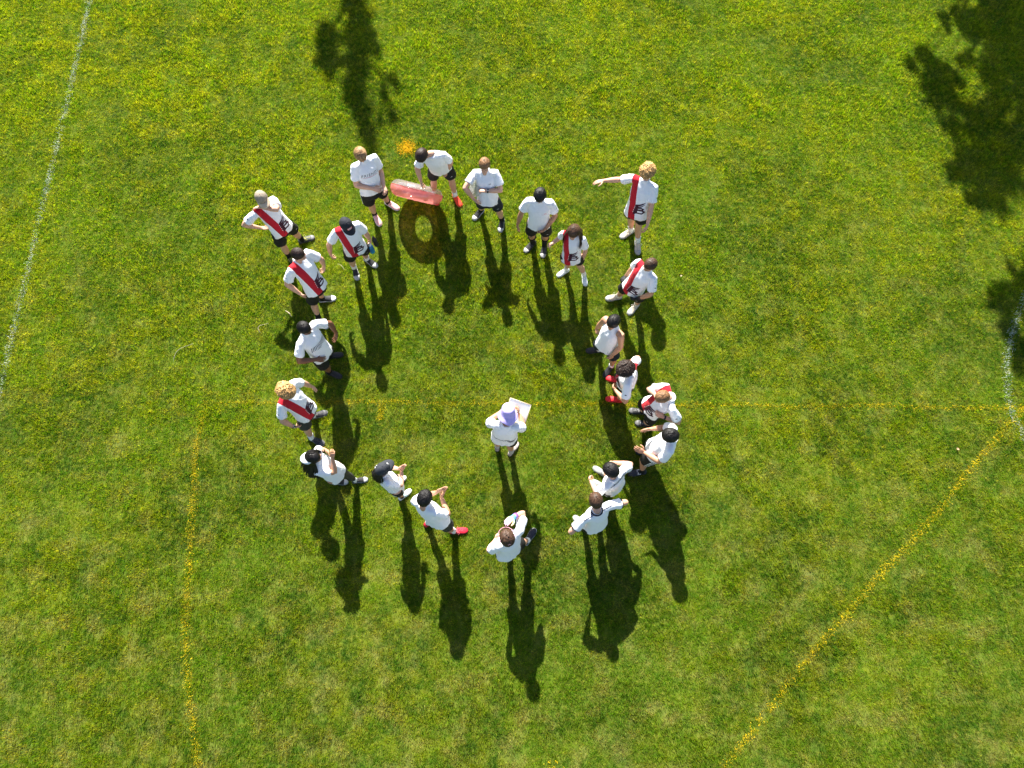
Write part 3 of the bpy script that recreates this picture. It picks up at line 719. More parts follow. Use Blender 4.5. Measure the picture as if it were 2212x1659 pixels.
SHOES = {  # upper, sole, toe, laces
 'black': ((0.012, 0.012, 0.014), (0.02, 0.02, 0.02), None, (0.03, 0.03, 0.03)),
 'neon': ((0.05, 0.055, 0.05), (0.05, 0.05, 0.05), (0.16, 0.16, 0.16), (0.62, 0.60, 0.14)),
 'pink': ((0.72, 0.42, 0.42), (0.75, 0.62, 0.60), None, (0.75, 0.55, 0.55)),
 'orange': ((0.75, 0.055, 0.022), (0.72, 0.10, 0.05), None, (0.78, 0.12, 0.06)),
 'blackwhite': ((0.015, 0.015, 0.016), (0.45, 0.45, 0.44), (0.42, 0.42, 0.41), (0.06, 0.06, 0.06)),
 'silver': ((0.03, 0.03, 0.03), (0.04, 0.04, 0.04), (0.30, 0.30, 0.29), (0.05, 0.05, 0.05)),
 'white': ((0.66, 0.72, 0.72), (0.74, 0.76, 0.75), None, (0.75, 0.76, 0.76)),
 'beige': ((0.50, 0.43, 0.33), (0.30, 0.30, 0.28), (0.34, 0.34, 0.32), (0.72, 0.68, 0.56)),
 'red': ((0.62, 0.015, 0.022), (0.66, 0.03, 0.03), None, (0.65, 0.05, 0.05)),
 'crimson': ((0.55, 0.014, 0.035), (0.10, 0.01, 0.015), None, (0.72, 0.16, 0.18)),
 'blacklace': ((0.015, 0.015, 0.016), (0.05, 0.05, 0.05), (0.10, 0.10, 0.10), (0.45, 0.45, 0.45)),
 'navyN': ((0.010, 0.014, 0.026), (0.03, 0.03, 0.04), None, (0.03, 0.03, 0.04)),
 'grey': ((0.22, 0.23, 0.22), (0.30, 0.30, 0.29), None, (0.25, 0.25, 0.25)),
 'greywhite': ((0.30, 0.29, 0.27), (0.5, 0.5, 0.48), None, (0.4, 0.4, 0.4)),
 'navy': ((0.010, 0.013, 0.028), (0.62, 0.62, 0.62), None, (0.05, 0.05, 0.08)),
 'teal': ((0.62, 0.63, 0.61), (0.60, 0.60, 0.58), None, (0.10, 0.52, 0.58)),
 'blackgrey': ((0.014, 0.015, 0.020), (0.30, 0.30, 0.30), (0.07, 0.07, 0.075), (0.20, 0.19, 0.17)),
 'whitetoe': ((0.013, 0.013, 0.015), (0.40, 0.40, 0.40), (0.74, 0.74, 0.74), (0.06, 0.06, 0.06)),
 'spotted': ((0.36, 0.31, 0.28), (0.03, 0.03, 0.03), None, (0.2, 0.18, 0.16)),
}
SOCKC = {'white': (0.74, 0.74, 0.74), 'black': (0.012, 0.012, 0.013), 'cream': (0.62, 0.58, 0.50), 'red': (0.55, 0.03, 0.03), 'grey': (0.42, 0.42, 0.41)}

def frame_of(d):
    """everything the builders need: joints relative to the person's base, body axes"""
    J = {n: V(*p) for n, p in zip(JN, POSE[d['key']][2])}
    h, hd = POSE[d['key']][0], POSE[d['key']][1]
    base = (J['anL'] + J['anR']) / 2
    base[2] = 0
    for n in J:
        J[n] = J[n] - base
    s = h / 1.75
    a = math.radians(hd)
    F = dict(J=J, base=base, s=s, fd=V(math.cos(a), math.sin(a), 0))
    F['lf'] = V(-F['fd'][1], F['fd'][0], 0)
    F['mh'] = (J['hiL'] + J['hiR']) / 2
    F['ms'] = (J['shL'] + J['shR']) / 2
    F['up'] = nrm(F['ms'] - F['mh'])
    F['tl'] = np.linalg.norm(F['ms'] - F['mh'])
    lh, ls = nrm(J['hiL'] - J['hiR']), nrm(J['shL'] - J['shR'])
    def lat(v):
        l = lerp(lh, ls, min(1, max(0, v)))
        return nrm(l - F['up'] * np.dot(l, F['up']))
    F['lat'] = lat
    def ring(v, a_, b_, fo=0.0):
        l = lat(v)
        f = np.cross(l, F['up'])
        c = F['mh'] + F['up'] * (v * F['tl']) + f * fo * s
        return (c, l, f, a_ * s, b_ * s)
    F['ring'] = ring
    hy = math.radians(d['hy'] if d['hy'] is not None else hd)
    p = math.radians(d['pitch'])
    F['hf'] = V(math.cos(hy) * math.cos(p), math.sin(hy) * math.cos(p), -math.sin(p))
    F['hl'] = nrm(np.cross(Z3, F['hf']))
    F['hu'] = np.cross(F['hf'], F['hl'])
    F['hk'] = s ** 0.35
    F['hc'] = J['head'] - Z3 * .032 + F['fd'] * .020
    J['head'] = F['hc']
    return F

def body_mb(d, F):
    mb = MB()
    J, s, ring = F['J'], F['s'], F['ring']
    g = 0.93 if d.get('girl') else 1.0
    loft(mb, [ring(-.24, .07, .07), ring(-.16, .135, .105), ring(-.04, .162, .112), ring(.1, .158, .108), ring(.35, .135 * g, .10), ring(.6, .138 * g, .098), ring(.80, .140 * g, .092), ring(.93, .118 * g, .066), ring(1.0, .070, .050)], 20, pw=2.2)
    # neck and head
    hc, hf, hl, hu, k = F['hc'], F['hf'], F['hl'], F['hu'], F['hk']
    nk = J['neck']
    tube(mb, [nk - F['up'] * .05, nk + F['up'] * .01, lerp(nk, hc - hu * .05, .55), hc - hu * .045 * k], [.056 * s, .054 * s, .052 * s, .054 * s], 14)
    E = lambda u, f, l, r: ellipsoid(mb, hc + (hu * u + hf * f + hl * l) * k, hl, hf, hu, [q * k for q in r], 18, 12)
    E(.020, -.006, 0, (.074, .093, .102))
    E(-.045, .022, 0, (.060, .066, .062))
    E(-.085, .052, 0, (.030, .028, .024))
    E(.022, .070, 0, (.052, .024, .030))
    E(-.022, .098, 0, (.013, .018, .013))
    E(.002, .090, 0, (.009, .014, .024))
    E(-.055, .080, 0, (.024, .012, .014))
    for q in (1, -1):
        E(-.012, .062, .036 * q, (.024, .022, .022))
        E(-.006, -.012, .076 * q, (.011, .019, .030))
    # arms
    for q, sd in ((1, 'L'), (-1, 'R')):
        sh, el, wr = J['sh' + sd], J['el' + sd], J['wr' + sd]
        inn = lerp(sh, F['ms'], .35)
        pts = [inn - F['up'] * .012, sh - F['up'] * .008, lerp(sh, el, .25), lerp(sh, el, .6), lerp(sh, el, .9), el, lerp(el, wr, .2), lerp(el, wr, .5), lerp(el, wr, .8), wr, lerp(wr, J['ha' + sd], .12)]
        rad = [.046, .046, .047, .045, .041, .041, .045, .040, .031, .0265, .025]
        if d['shirt'] == 'tank':
            rad[0:3] = [.056, .058, .052]
        tube(mb, pts, [r * s * g for r in rad], 14)
    # legs
    for q, sd in ((1, 'L'), (-1, 'R')):
        hi, kn, an = J['hi' + sd], J['kn' + sd], J['an' + sd]
        fdir = nrm(J['to' + sd] - an)
        fdir[2] = 0
        back = -nrm(F['fd'] + fdir)
        pts = [hi + Z3 * .05, hi - Z3 * .01, lerp(hi, kn, .3), lerp(hi, kn, .65), lerp(hi, kn, .92), kn, lerp(kn, an, .12), lerp(kn, an, .30) + back * .014, lerp(kn, an, .48) + back * .012, lerp(kn, an, .72), lerp(kn, an, .92), an - Z3 * .03]
        rad = [.085, .090, .083, .070, .057, .055, .052, .058, .053, .040, .036, .040]
        tube(mb, pts, [r * s for r in rad], 14)
        tube(mb, [an - Z3 * .025 - fdir * .025, an - Z3 * .04 + fdir * .05], [.030, .024], 10)
    return mb

def hand_axes(d, F, sd):
    J = F['J']
    wr, ha, el = J['wr' + sd], J['ha' + sd], J['el' + sd]
    ax = nrm(ha - wr)
    sg = 1 if sd == 'L' else -1
    inn = -F['lat'](1) * sg
    pm = d.get('palm' + sd, d.get('palm'))
    if pm == 'in':
        n0 = inn + V(0, 0, .15)
    elif abs(ax[2]) < .55:
        n0 = inn * .55 - Z3 * .8
    else:
        n0 = inn - F['fd'] * .25
    n = nrm(n0 - ax * np.dot(n0, ax))
    th = np.cross(ax, n) * (-1 if sd == 'L' else 1)
    return wr, ax, n, th

def hand_mb(mb, d, F, sd, grow=0.0, mi=0, tints=None):
    s = F['s'] * (0.92 if d.get('girl') else 1.0)
    wr, ax, n, th = hand_axes(d, F, sd)
    curl = d.get('curl' + sd, d['curl'])
    T = (lambda q: None) if tints is None else tints
    P0 = wr - ax * .01
    loft(mb, [(P0, th, n, .027 * s + grow, .020 * s + grow), (wr + ax * .025 * s, th, n, .034 * s + grow, .018 * s + grow), (wr + ax * .06 * s, th, n, .041 * s + grow, .016 * s + grow),
              (wr + ax * .088 * s + n * .003, th, n, .040 * s + grow, .013 * s + grow), (wr + ax * .098 * s + n * .004, th, n, .034 * s + grow, .009 * s + grow)], 14, mi, T(.25), 2.6)
    for i, (off, ln, ex) in enumerate(((.0295, .070, .00), (.010, .078, .006), (-.010, .073, .003), (-.0285, .058, -.006))):
        b = wr + ax * (.084 + ex) * s + th * off * s
        dr = nrm(ax + th * off * (2.2 if curl < .5 else .8))
        pts = [b]
        rr = [.0088 * s + grow]
        ang = 0.0
        c = curl * (1 + .12 * i)
        for j, fr in enumerate((.45, .30, .25)):
            ang += c * (.75, .95, .6)[j]
            pts.append(pts[-1] + (dr * math.cos(ang) + n * math.sin(ang)) * ln * s * fr)
            rr.append((.0082, .0076, .0058)[j] * s + grow)
        tube(mb, pts, rr, 8, mi, T(.7), ref=n)
        ellipsoid(mb, pts[-1], th, n, dr, [(.0058 * s + grow)] * 3, 6, 4, mi, T(.95))
    b = wr + ax * .022 * s + th * .026 * s
    t1 = b + (ax * .55 + th * .75 + n * .30) * .038 * s
    t2 = t1 + nrm(ax * (.9 - .2 * curl) + th * (.45 - .5 * curl) + n * (.25 + .5 * curl)) * .030 * s
    t3 = t2 + nrm(ax * .95 + th * (.15 - .5 * curl) + n * (.25 + .6 * curl)) * .024 * s
    tube(mb, [b, t1, t2, t3], [.0125 * s + grow, .0110 * s + grow, .0095 * s + grow, .0065 * s + grow], 8, mi, T(.6), ref=n)
    ellipsoid(mb, t3, th, n, ax, [.0065 * s + grow] * 3, 6, 4, mi, T(.8))

def face_mb(mb, d, F):
    hc, hf, hl, hu, k = F['hc'], F['hf'], F['hl'], F['hu'], F['hk']
    at = lambda u, f, l: hc + (hu * u + hf * f + hl * l) * k
    for q in (1, -1):
        ellipsoid(mb, at(.006, .0815, .032 * q), hl, hf, hu, [.0135 * k, .010 * k, .0078 * k], 10, 6, 1)
        ellipsoid(mb, at(.006, .0890, .032 * q), hl, hf, hu, [.0055 * k, .0040 * k, .0055 * k], 8, 6, 2)
        tube(mb, [at(.026, .0865, .050 * q), at(.0305, .0935, .034 * q), at(.026, .0955, .016 * q)], [.0030, .0048, .0036], 6, 4)
    tube(mb, [at(-.056, .0830, .024), at(-.054, .0920, .009), at(-.0555, .0925, 0), at(-.054, .0920, -.009), at(-.056, .0830, -.024)], [.0025, .0050, .0050, .0050, .0025], 6, 3)

SLEEVE = {'tee': .66, 'jersey': .70}
def shirt_mb(d, F):
    mb = MB()
    J, s, ring, lo = F['J'], F['s'], F['ring'], d['loose']
    g = 0.93 if d.get('girl') else 1.0
    tank = d['shirt'] == 'tank'
    sw = .150 if tank else .172
    hem = d.get('hemv', -.10 if not d.get('girl') else -.17)
    loft(mb, [ring(hem, .184 * lo * g, .136 * lo, .004), ring(hem + .1, .181 * lo * g, .134 * lo, .006), ring(.10, .174 * lo * g, .130 * lo, .008), ring(.34, .160 * lo * g, .126 * lo, .010), ring(.58, .164 * lo * g, .126, .008), ring(.78, .170 * g if not tank else .158, .118, .004),
              ring(.91, (sw - .010) * g, .096), ring(.99, .134 * g if not tank else .116, .078), ring(1.05, .098 * g, .068, .002), ring(1.10, .073, .064, .006), ring(1.14, .061, .058, .010)], 26, pw=2.25)
    if not tank:
        f = SLEEVE[d['shirt']]
        for sd in 'LR':
            sh, el = J['sh' + sd], J['el' + sd]
            inn = lerp(sh, F['ms'], .45)
            dn = -Z3 * .010
            pts = [inn - F['up'] * .012, sh - F['up'] * .010, lerp(sh, el, .22) + dn * .4, lerp(sh, el, f * .6) + dn, lerp(sh, el, f) + dn * 1.6]
            tube(mb, pts, [.066 * s * g, .061 * s * g, .061 * s * g, .066 * s * g, .074 * s * g * lo], 16)
    return mb

def shorts_mb(d, F):
    mb = MB()
    J, s, ring = F['J'], F['s'], F['ring']
    if d.get('leggings'):
        loft(mb, [ring(-.24, .08, .08), ring(-.14, .150, .114), ring(-.02, .164, .114), ring(.08, .150, .104), ring(.12, .140, .10)], 20, pw=2.3)
        for sd in 'LR':
            hi, kn, an = J['hi' + sd], J['kn' + sd], J['an' + sd]
            pts = [hi, lerp(hi, kn, .3), lerp(hi, kn, .65), lerp(hi, kn, .92), kn, lerp(kn, an, .15), lerp(kn, an, .35), lerp(kn, an, .6), lerp(kn, an, .80)]
            tube(mb, pts, [r * s for r in (.098, .092, .078, .064, .062, .060, .066, .054, .045)], 14)
        return mb
    loft(mb, [ring(-.26, .085, .085), ring(-.17, .150, .118), ring(-.03, .166, .118), ring(.06, .152, .106), ring(.10, .140, .098)], 20, pw=2.3)
    L_ = d['slen']
    for sd in 'LR':
        hi, kn = J['hi' + sd], J['kn' + sd]
        out = F['lat'](0) * (.012 if sd == 'L' else -.012)
        pts = [hi + Z3 * .03, hi - Z3 * .02, lerp(hi, kn, L_ * .4) + out * .5, lerp(hi, kn, L_ * .75) + out, lerp(hi, kn, L_) + out * 1.3]
        tube(mb, pts, [r * s for r in (.094, .104, .102, .098, .102)], 16)
    return mb

# ---- stage one: rough solids, fused into continuous skins by voxel remeshing in one evaluation
STAGE = []
def stage(key, mb, voxel, smooth):
    me = mb.mesh('stage')
    o = bpy.data.objects.new('stage', me)
    COL.objects.link(o)
    r = o.modifiers.new('r', 'REMESH')
    r.mode = 'VOXEL'
    r.voxel_size = voxel
    r.use_smooth_shade = True
    sm = o.modifiers.new('s', 'SMOOTH')
    sm.factor = 0.5
    sm.iterations = smooth
    STAGE.append((key, o))
FR = {}
for d in PEOPLE:
    F = FR[d['key']] = frame_of(d)
    stage((d['key'], 'body'), body_mb(d, F), 0.0095, 3)
    stage((d['key'], 'shirt'), shirt_mb(d, F), 0.0115, 5)
    stage((d['key'], 'shorts'), shorts_mb(d, F), 0.0115, 4)
def text_curve(s, shear=0.0, space=1.0):
    cu = bpy.data.curves.new('t', 'FONT')
    cu.body = s
    cu.size = 1.0
    cu.align_x = 'CENTER'
    cu.align_y = 'CENTER'
    cu.shear = shear
    cu.space_character = space
    cu.offset = 0.0
    o = bpy.data.objects.new('stage', cu)
    COL.objects.link(o)
    STAGE.append((('text', s), o))
for s_ in ('FRIENDS', 'N'):
    text_curve(s_, 0.15, 1.3)
grass.hide_viewport = True
dg = bpy.context.evaluated_depsgraph_get()
dg.update()
DONE = {}
for key, o in STAGE:
    DONE[key] = bpy.data.meshes.new_from_object(o.evaluated_get(dg))
for key, o in STAGE:
    dt = o.data
    isc = o.type == 'FONT'
    bpy.data.objects.remove(o, do_unlink=True)
    (bpy.data.curves if isc else bpy.data.meshes).remove(dt)
grass.hide_viewport = False

def co_of(me):
    a = np.empty(len(me.vertices) * 3)
    me.vertices.foreach_get('co', a)
    return a.reshape(-1, 3)
def no_of(me):
    a = np.empty(len(me.vertices) * 3)
    me.vertex_normals.foreach_get('vector', a)
    return a.reshape(-1, 3)
def wrinkle(me, F, amp, kind, seed):
    p, n = co_of(me), no_of(me)
    q = p - F['mh']
    u, v, w = q @ F['lat'](.5), q @ F['up'], q @ np.cross(F['lat'](.5), F['up'])
    ang = np.arctan2(w, u)
    w1 = vnoise(np.stack([u * 9 + seed, v * 6, w * 9], 1))
    w2 = vnoise(np.stack([(u + v * .6) * 22 + seed * 3, (v - u * .5) * 7, w * 16], 1))
    w3 = 1 - np.abs(vnoise(np.stack([(u - v * .5) * 14 + seed * 5, (v + u) * 9, w * 12], 1))) * 2
    if kind == 'shirt':
        low = np.clip((.30 - v) / .45, 0, 1)
        drape = np.sin(ang * 7 + w1 * 3 + seed) * low * 1.1
        w4 = 1 - np.abs(vnoise(np.stack([(u + v * .8) * 26 + seed * 7, (v - u) * 12, w * 20], 1))) * 2
        disp = amp * (w1 * .8 + w2 * .6 + w3 * .6 + w4 * .45 + drape)
    else:
        disp = amp * (w1 * .6 + w2 * .6 + w3 * .5)
    me.vertices.foreach_set('co', (p + n * disp[:, None]).ravel())
    me.update()
    return u, v / F['tl'], w

def smooth_all(me):
    me.polygons.foreach_set('use_smooth', [True] * len(me.polygons))

def decal(name, bvh, origin, ax, ay, nrm_, polys, m, parent, faces=None, lift=.0022, sub=0.012):
    """flat print laid on the cloth: 2D outlines thrown on to the surface along -nrm_"""
    bm = bmesh.new()
    if faces is None:
        for poly in polys:
            vs = [bm.verts.new((p[0], p[1], 0)) for p in poly]
            try:
                bm.faces.new(vs)
            except ValueError:
                pass
    else:
        vs = [bm.verts.new((p[0], p[1], 0)) for p in polys]
        for f in faces:
            try:
                bm.faces.new([vs[i] for i in f])
            except ValueError:
                pass
    bmesh.ops.triangulate(bm, faces=bm.faces[:])
    for _ in range(4):
        es = [e for e in bm.edges if e.calc_length() > sub * 2]
        if not es:
            break
        bmesh.ops.subdivide_edges(bm, edges=es, cuts=1)
        bmesh.ops.triangulate(bm, faces=bm.faces[:])
    miss = []
    for v in bm.verts:
        o3 = origin + ax * v.co.x + ay * v.co.y + nrm_ * .5
        hit, no, _, _ = bvh.ray_cast(Vector(o3), Vector(-nrm_), 1.2)
        if hit is None:
            miss.append(v)
            v.co = Vector(origin)
        else:
            v.co = hit + no * lift * (1 if no.dot(Vector(nrm_)) > 0 else -1)
    if miss:
        bmesh.ops.delete(bm, geom=miss, context='VERTS')
    me = bpy.data.meshes.new(name)
    bm.to_mesh(me)
    bm.free()
    if not len(me.polygons):
        bpy.data.meshes.remove(me)
        return None
    me.materials.append(m)
    return link(name, me, parent)

def stroke(pts, w):
    out = []
    for i in range(len(pts) - 1):
        a, b = V(*pts[i]), V(*pts[i + 1])
        dr = nrm(b - a)
        nn = V(-dr[1], dr[0])
        wa, wb = (w if isinstance(w, (int, float)) else w[i]), (w if isinstance(w, (int, float)) else w[i + 1])
        a2, b2 = a - dr * wa * .3, b + dr * wb * .3
        out.append([tuple(a2 - nn * wa / 2), tuple(b2 - nn * wb / 2), tuple(b2 + nn * wb / 2), tuple(a2 + nn * wa / 2)])
    return out
EMBLEM = ([[(-.03, -.05), (.34, .0), (.34, 1.0), (.0, .92)]]
          + stroke([(.10, .90), (.45, 1.02), (.72, 1.18), (.90, 1.36)], [.18, .18, .15, .03])
          + stroke([(.25, .74), (.58, .84), (.90, 1.10)], [.15, .14, .03])
          + stroke([(.25, .60), (.62, .66), (.86, .58), (.78, .44), (.30, .40)], .145)
          + stroke([(.30, .38), (.80, .40), (1.0, .24), (.84, .06), (.28, .02)], .155)
          + stroke([(.28, .02), (.05, -.10), (-.10, -.26)], [.14, .10, .02]))
DASH = [[(-.10 + .02 * i, .06 + .22 * i), (-.05 + .02 * i, .05 + .22 * i), (-.04 + .02 * i, .15 + .22 * i), (-.09 + .02 * i, .16 + .22 * i)] for i in range(4)]

# ---- hair
def ribbon(mb, pts, wid, centre, tint):
    vs, fs = [], []
    for i, q in enumerate(pts):
        d_ = nrm(pts[min(i + 1, len(pts) - 1)] - pts[max(i - 1, 0)])
        n_ = nrm(q - centre)
        s_ = nrm(np.cross(d_, n_)) * wid[i]
        vs += [q - s_, q + n_ * wid[i] * .5, q + s_]
    for i in range(len(pts) - 1):
        a = i * 3
        fs += [(a, a + 1, a + 4, a + 3), (a + 1, a + 2, a + 5, a + 4)]
    mb.add(vs, fs, 0, tint)
def scalp(F, ph, th, out=0.0):
    """point on the hair surface: ph azimuth from the front, th polar angle from the crown"""
    k = F['hk']
    dl, df, du = math.sin(th) * math.sin(ph), math.sin(th) * math.cos(ph), math.cos(th)
    r = (.0775, .0965, .1055)
    nd = F['hl'] * dl + F['hf'] * df + F['hu'] * du
    return F['hc'] + (F['hu'] * .020 - F['hf'] * .006) * k + (F['hl'] * dl * r[0] + F['hf'] * df * r[1] + F['hu'] * du * r[2]) * k + nd * out
def thmax(ph, fringe):
    c = math.cos(ph)
    thr = (fringe * max(0, c) ** .8) - .52 * max(0, -c) ** .9 - .02
    return math.acos(max(-.95, min(.95, thr)))
HS = {  # thickness, fringe, locks, lock length, width, curl, lift
 'short': (.015, .50, 900, .044, .0042, 0, .005), 'crop': (.011, .52, 900, .036, .0038, 0, .005), 'mop': (.024, .32, 1100, .066, .0046, 0, .006),
 'wavy': (.025, .42, 1000, .054, .0048, .22, .009), 'curly': (.030, .36, 1000, .036, .0052, 1.4, .020), 'parted': (.020, .40, 1000, .072, .0046, 0, .005),
 'long': (.016, .42, 800, .066, .0050, 0, .004), 'longback': (.018, .42, 800, .066, .0050, 0, .004), 'pony': (.010, .45, 300, .050, .0050, 0, .003)}
def hair_mb(d, F, seed):
    mb = MB()
    rng = random.Random(seed)
    tk, fr, nl, ll, wd, cu, lift = HS[d['hstyle']]
    k = F['hk']
    tk *= k
    if d.get('hat') in ('cap', 'bucket'):
        tk *= .3
    NR, NA = 14, 36
    vs, fs = [], []
    for r in range(NR + 1):
        for a in range(NA):
            ph = 2 * math.pi * a / NA
            tm = thmax(ph, fr)
            t = r / NR
            th = tm * max(t, .001)
            n1 = float(vnoise(V(math.cos(ph) * 2.2 + seed, math.sin(ph) * 2.2, th * 2.2)))
            vs.append(scalp(F, ph, th, tk * (1 - t ** 4) * (1 + .35 * n1) * .8 + .002))
    for r in range(NR):
        for a in range(NA):
            a2 = (a + 1) % NA
            fs.append((r * NA + a, (r + 1) * NA + a, (r + 1) * NA + a2, r * NA + a2))
    mb.add(vs, fs, 0, .62)
    hat = d.get('hat')
    for i in range(nl):
        ph = rng.uniform(-math.pi, math.pi)
        tm = thmax(ph, fr)
        c0 = 1 - rng.random() * (1 - math.cos(tm))
        th0 = math.acos(c0)
        if hat in ('cap', 'bucket') and th0 < 1.25:
            continue
        L_ = ll * rng.uniform(.7, 1.3) * k * (1.35 if rng.random() < .12 else 1)
        sw = rng.gauss(0, .22 + cu * .5) + .55 * math.sin(ph * 1.5 + seed) + .25
        if d['hstyle'] == 'parted':
            sw = rng.gauss(0, .2)
        pts, rad = [], []
        nseg = 5
        ph_, th_ = ph, th0
        cph = rng.uniform(0, 6.28)
        tint = max(.4, rng.gauss(1.05, .34))
        for j in range(nseg + 1):
            t = j / nseg
            o_ = tk * .78 * (1 - (min(th_ / tm, 1)) ** 4) + .002 + lift * k * math.sin(t * math.pi * .8) * rng.uniform(.6, 1.2)
            if cu:
                rr = .010 * cu * k
                o_ += rr * .6 * (1 + math.sin(cph + t * 7)) * .8 + .012 * min(cu, 1) * k * float(vnoise(V(math.cos(ph) * 2.3 + seed, math.sin(ph) * 2.3, th0 * 2.6)))
            p = scalp(F, ph_, th_, o_)
            if th_ > tm:
                p = p - Z3 * (th_ - tm) * .03
            if cu:
                p = p + F['hl'] * rr * .6 * math.cos(cph + t * 7) + F['hf'] * rr * .6 * math.sin(cph + t * 7)
            pts.append(p)
            rad.append((wd * k * (.55 + .45 * math.sin(math.pi * min(1, t + .18))) * (1 if t < .85 else .55), wd * k * .38))
            st = L_ / nseg / .098
            th_ += st * math.cos(sw)
            if math.cos(ph_) > .1:
                th_ = min(th_, tm + .10 * rng.random())      # the fringe ends at the brow
            ph_ += st * math.sin(sw) / max(.25, math.sin(max(.2, th_)))
        ribbon(mb, pts, [r_[0] for r_ in rad], F['hc'], tint)
    def fall(ph, th0, ln, outw, w, n=9, sway=V(0, 0, 0)):
        pts, rad = [], []
        for j in range(n + 1):
            t = j / n
            if t < .35:
                th = lerp(th0, 1.9, t / .35)
                p = scalp(F, ph, th, tk + .006)
            else:
                q = (t - .35) / .65
                o3 = F['hl'] * math.sin(ph) + F['hf'] * math.cos(ph)
                o3[2] = 0
                p = scalp(F, ph, 1.9, tk + .006) - Z3 * ln * q + nrm(o3) * outw * math.sin(min(1, q * 1.3) * 1.57) + sway * q * q
            pts.append(p)
            rad.append((w * (1 - .45 * t), w * .45))
        ribbon(mb, pts, [r_[0] for r_ in rad], F['hc'] - Z3 * .1, max(.4, rng.gauss(1, .3)))
    if d['hstyle'] == 'long':
        for i in range(240):
            sgn = rng.choice((-1, 1))
            ph = sgn * rng.uniform(1.25, 2.3) if rng.random() < .7 else sgn * rng.uniform(2.3, 3.1)
            fall(ph, rng.uniform(.3, 1.3), rng.uniform(.18, .30), rng.uniform(.035, .06), .0085, sway=F['fd'] * (.06 if abs(ph) < 2.3 else -.02))
    if d['hstyle'] == 'longback':
        for i in range(340):
            ph = rng.choice((-1, 1)) * rng.uniform(1.25, 3.1)
            fall(ph, rng.uniform(.3, 1.3), rng.uniform(.18, .32), rng.uniform(.045, .065), .0125, sway=-F['fd'] * rng.uniform(.01, .06) + V(0, -rng.uniform(.02, .09), 0))
    if d['hstyle'] == 'pony':
        for i in range(200):
            ph = math.pi + rng.gauss(0, .40) - .25
            fall(ph, 1.5, rng.uniform(.14, .24), rng.uniform(.04, .075), .0110, sway=V(rng.uniform(-.02, .02), rng.uniform(-.02, .02), 0))
    return mb

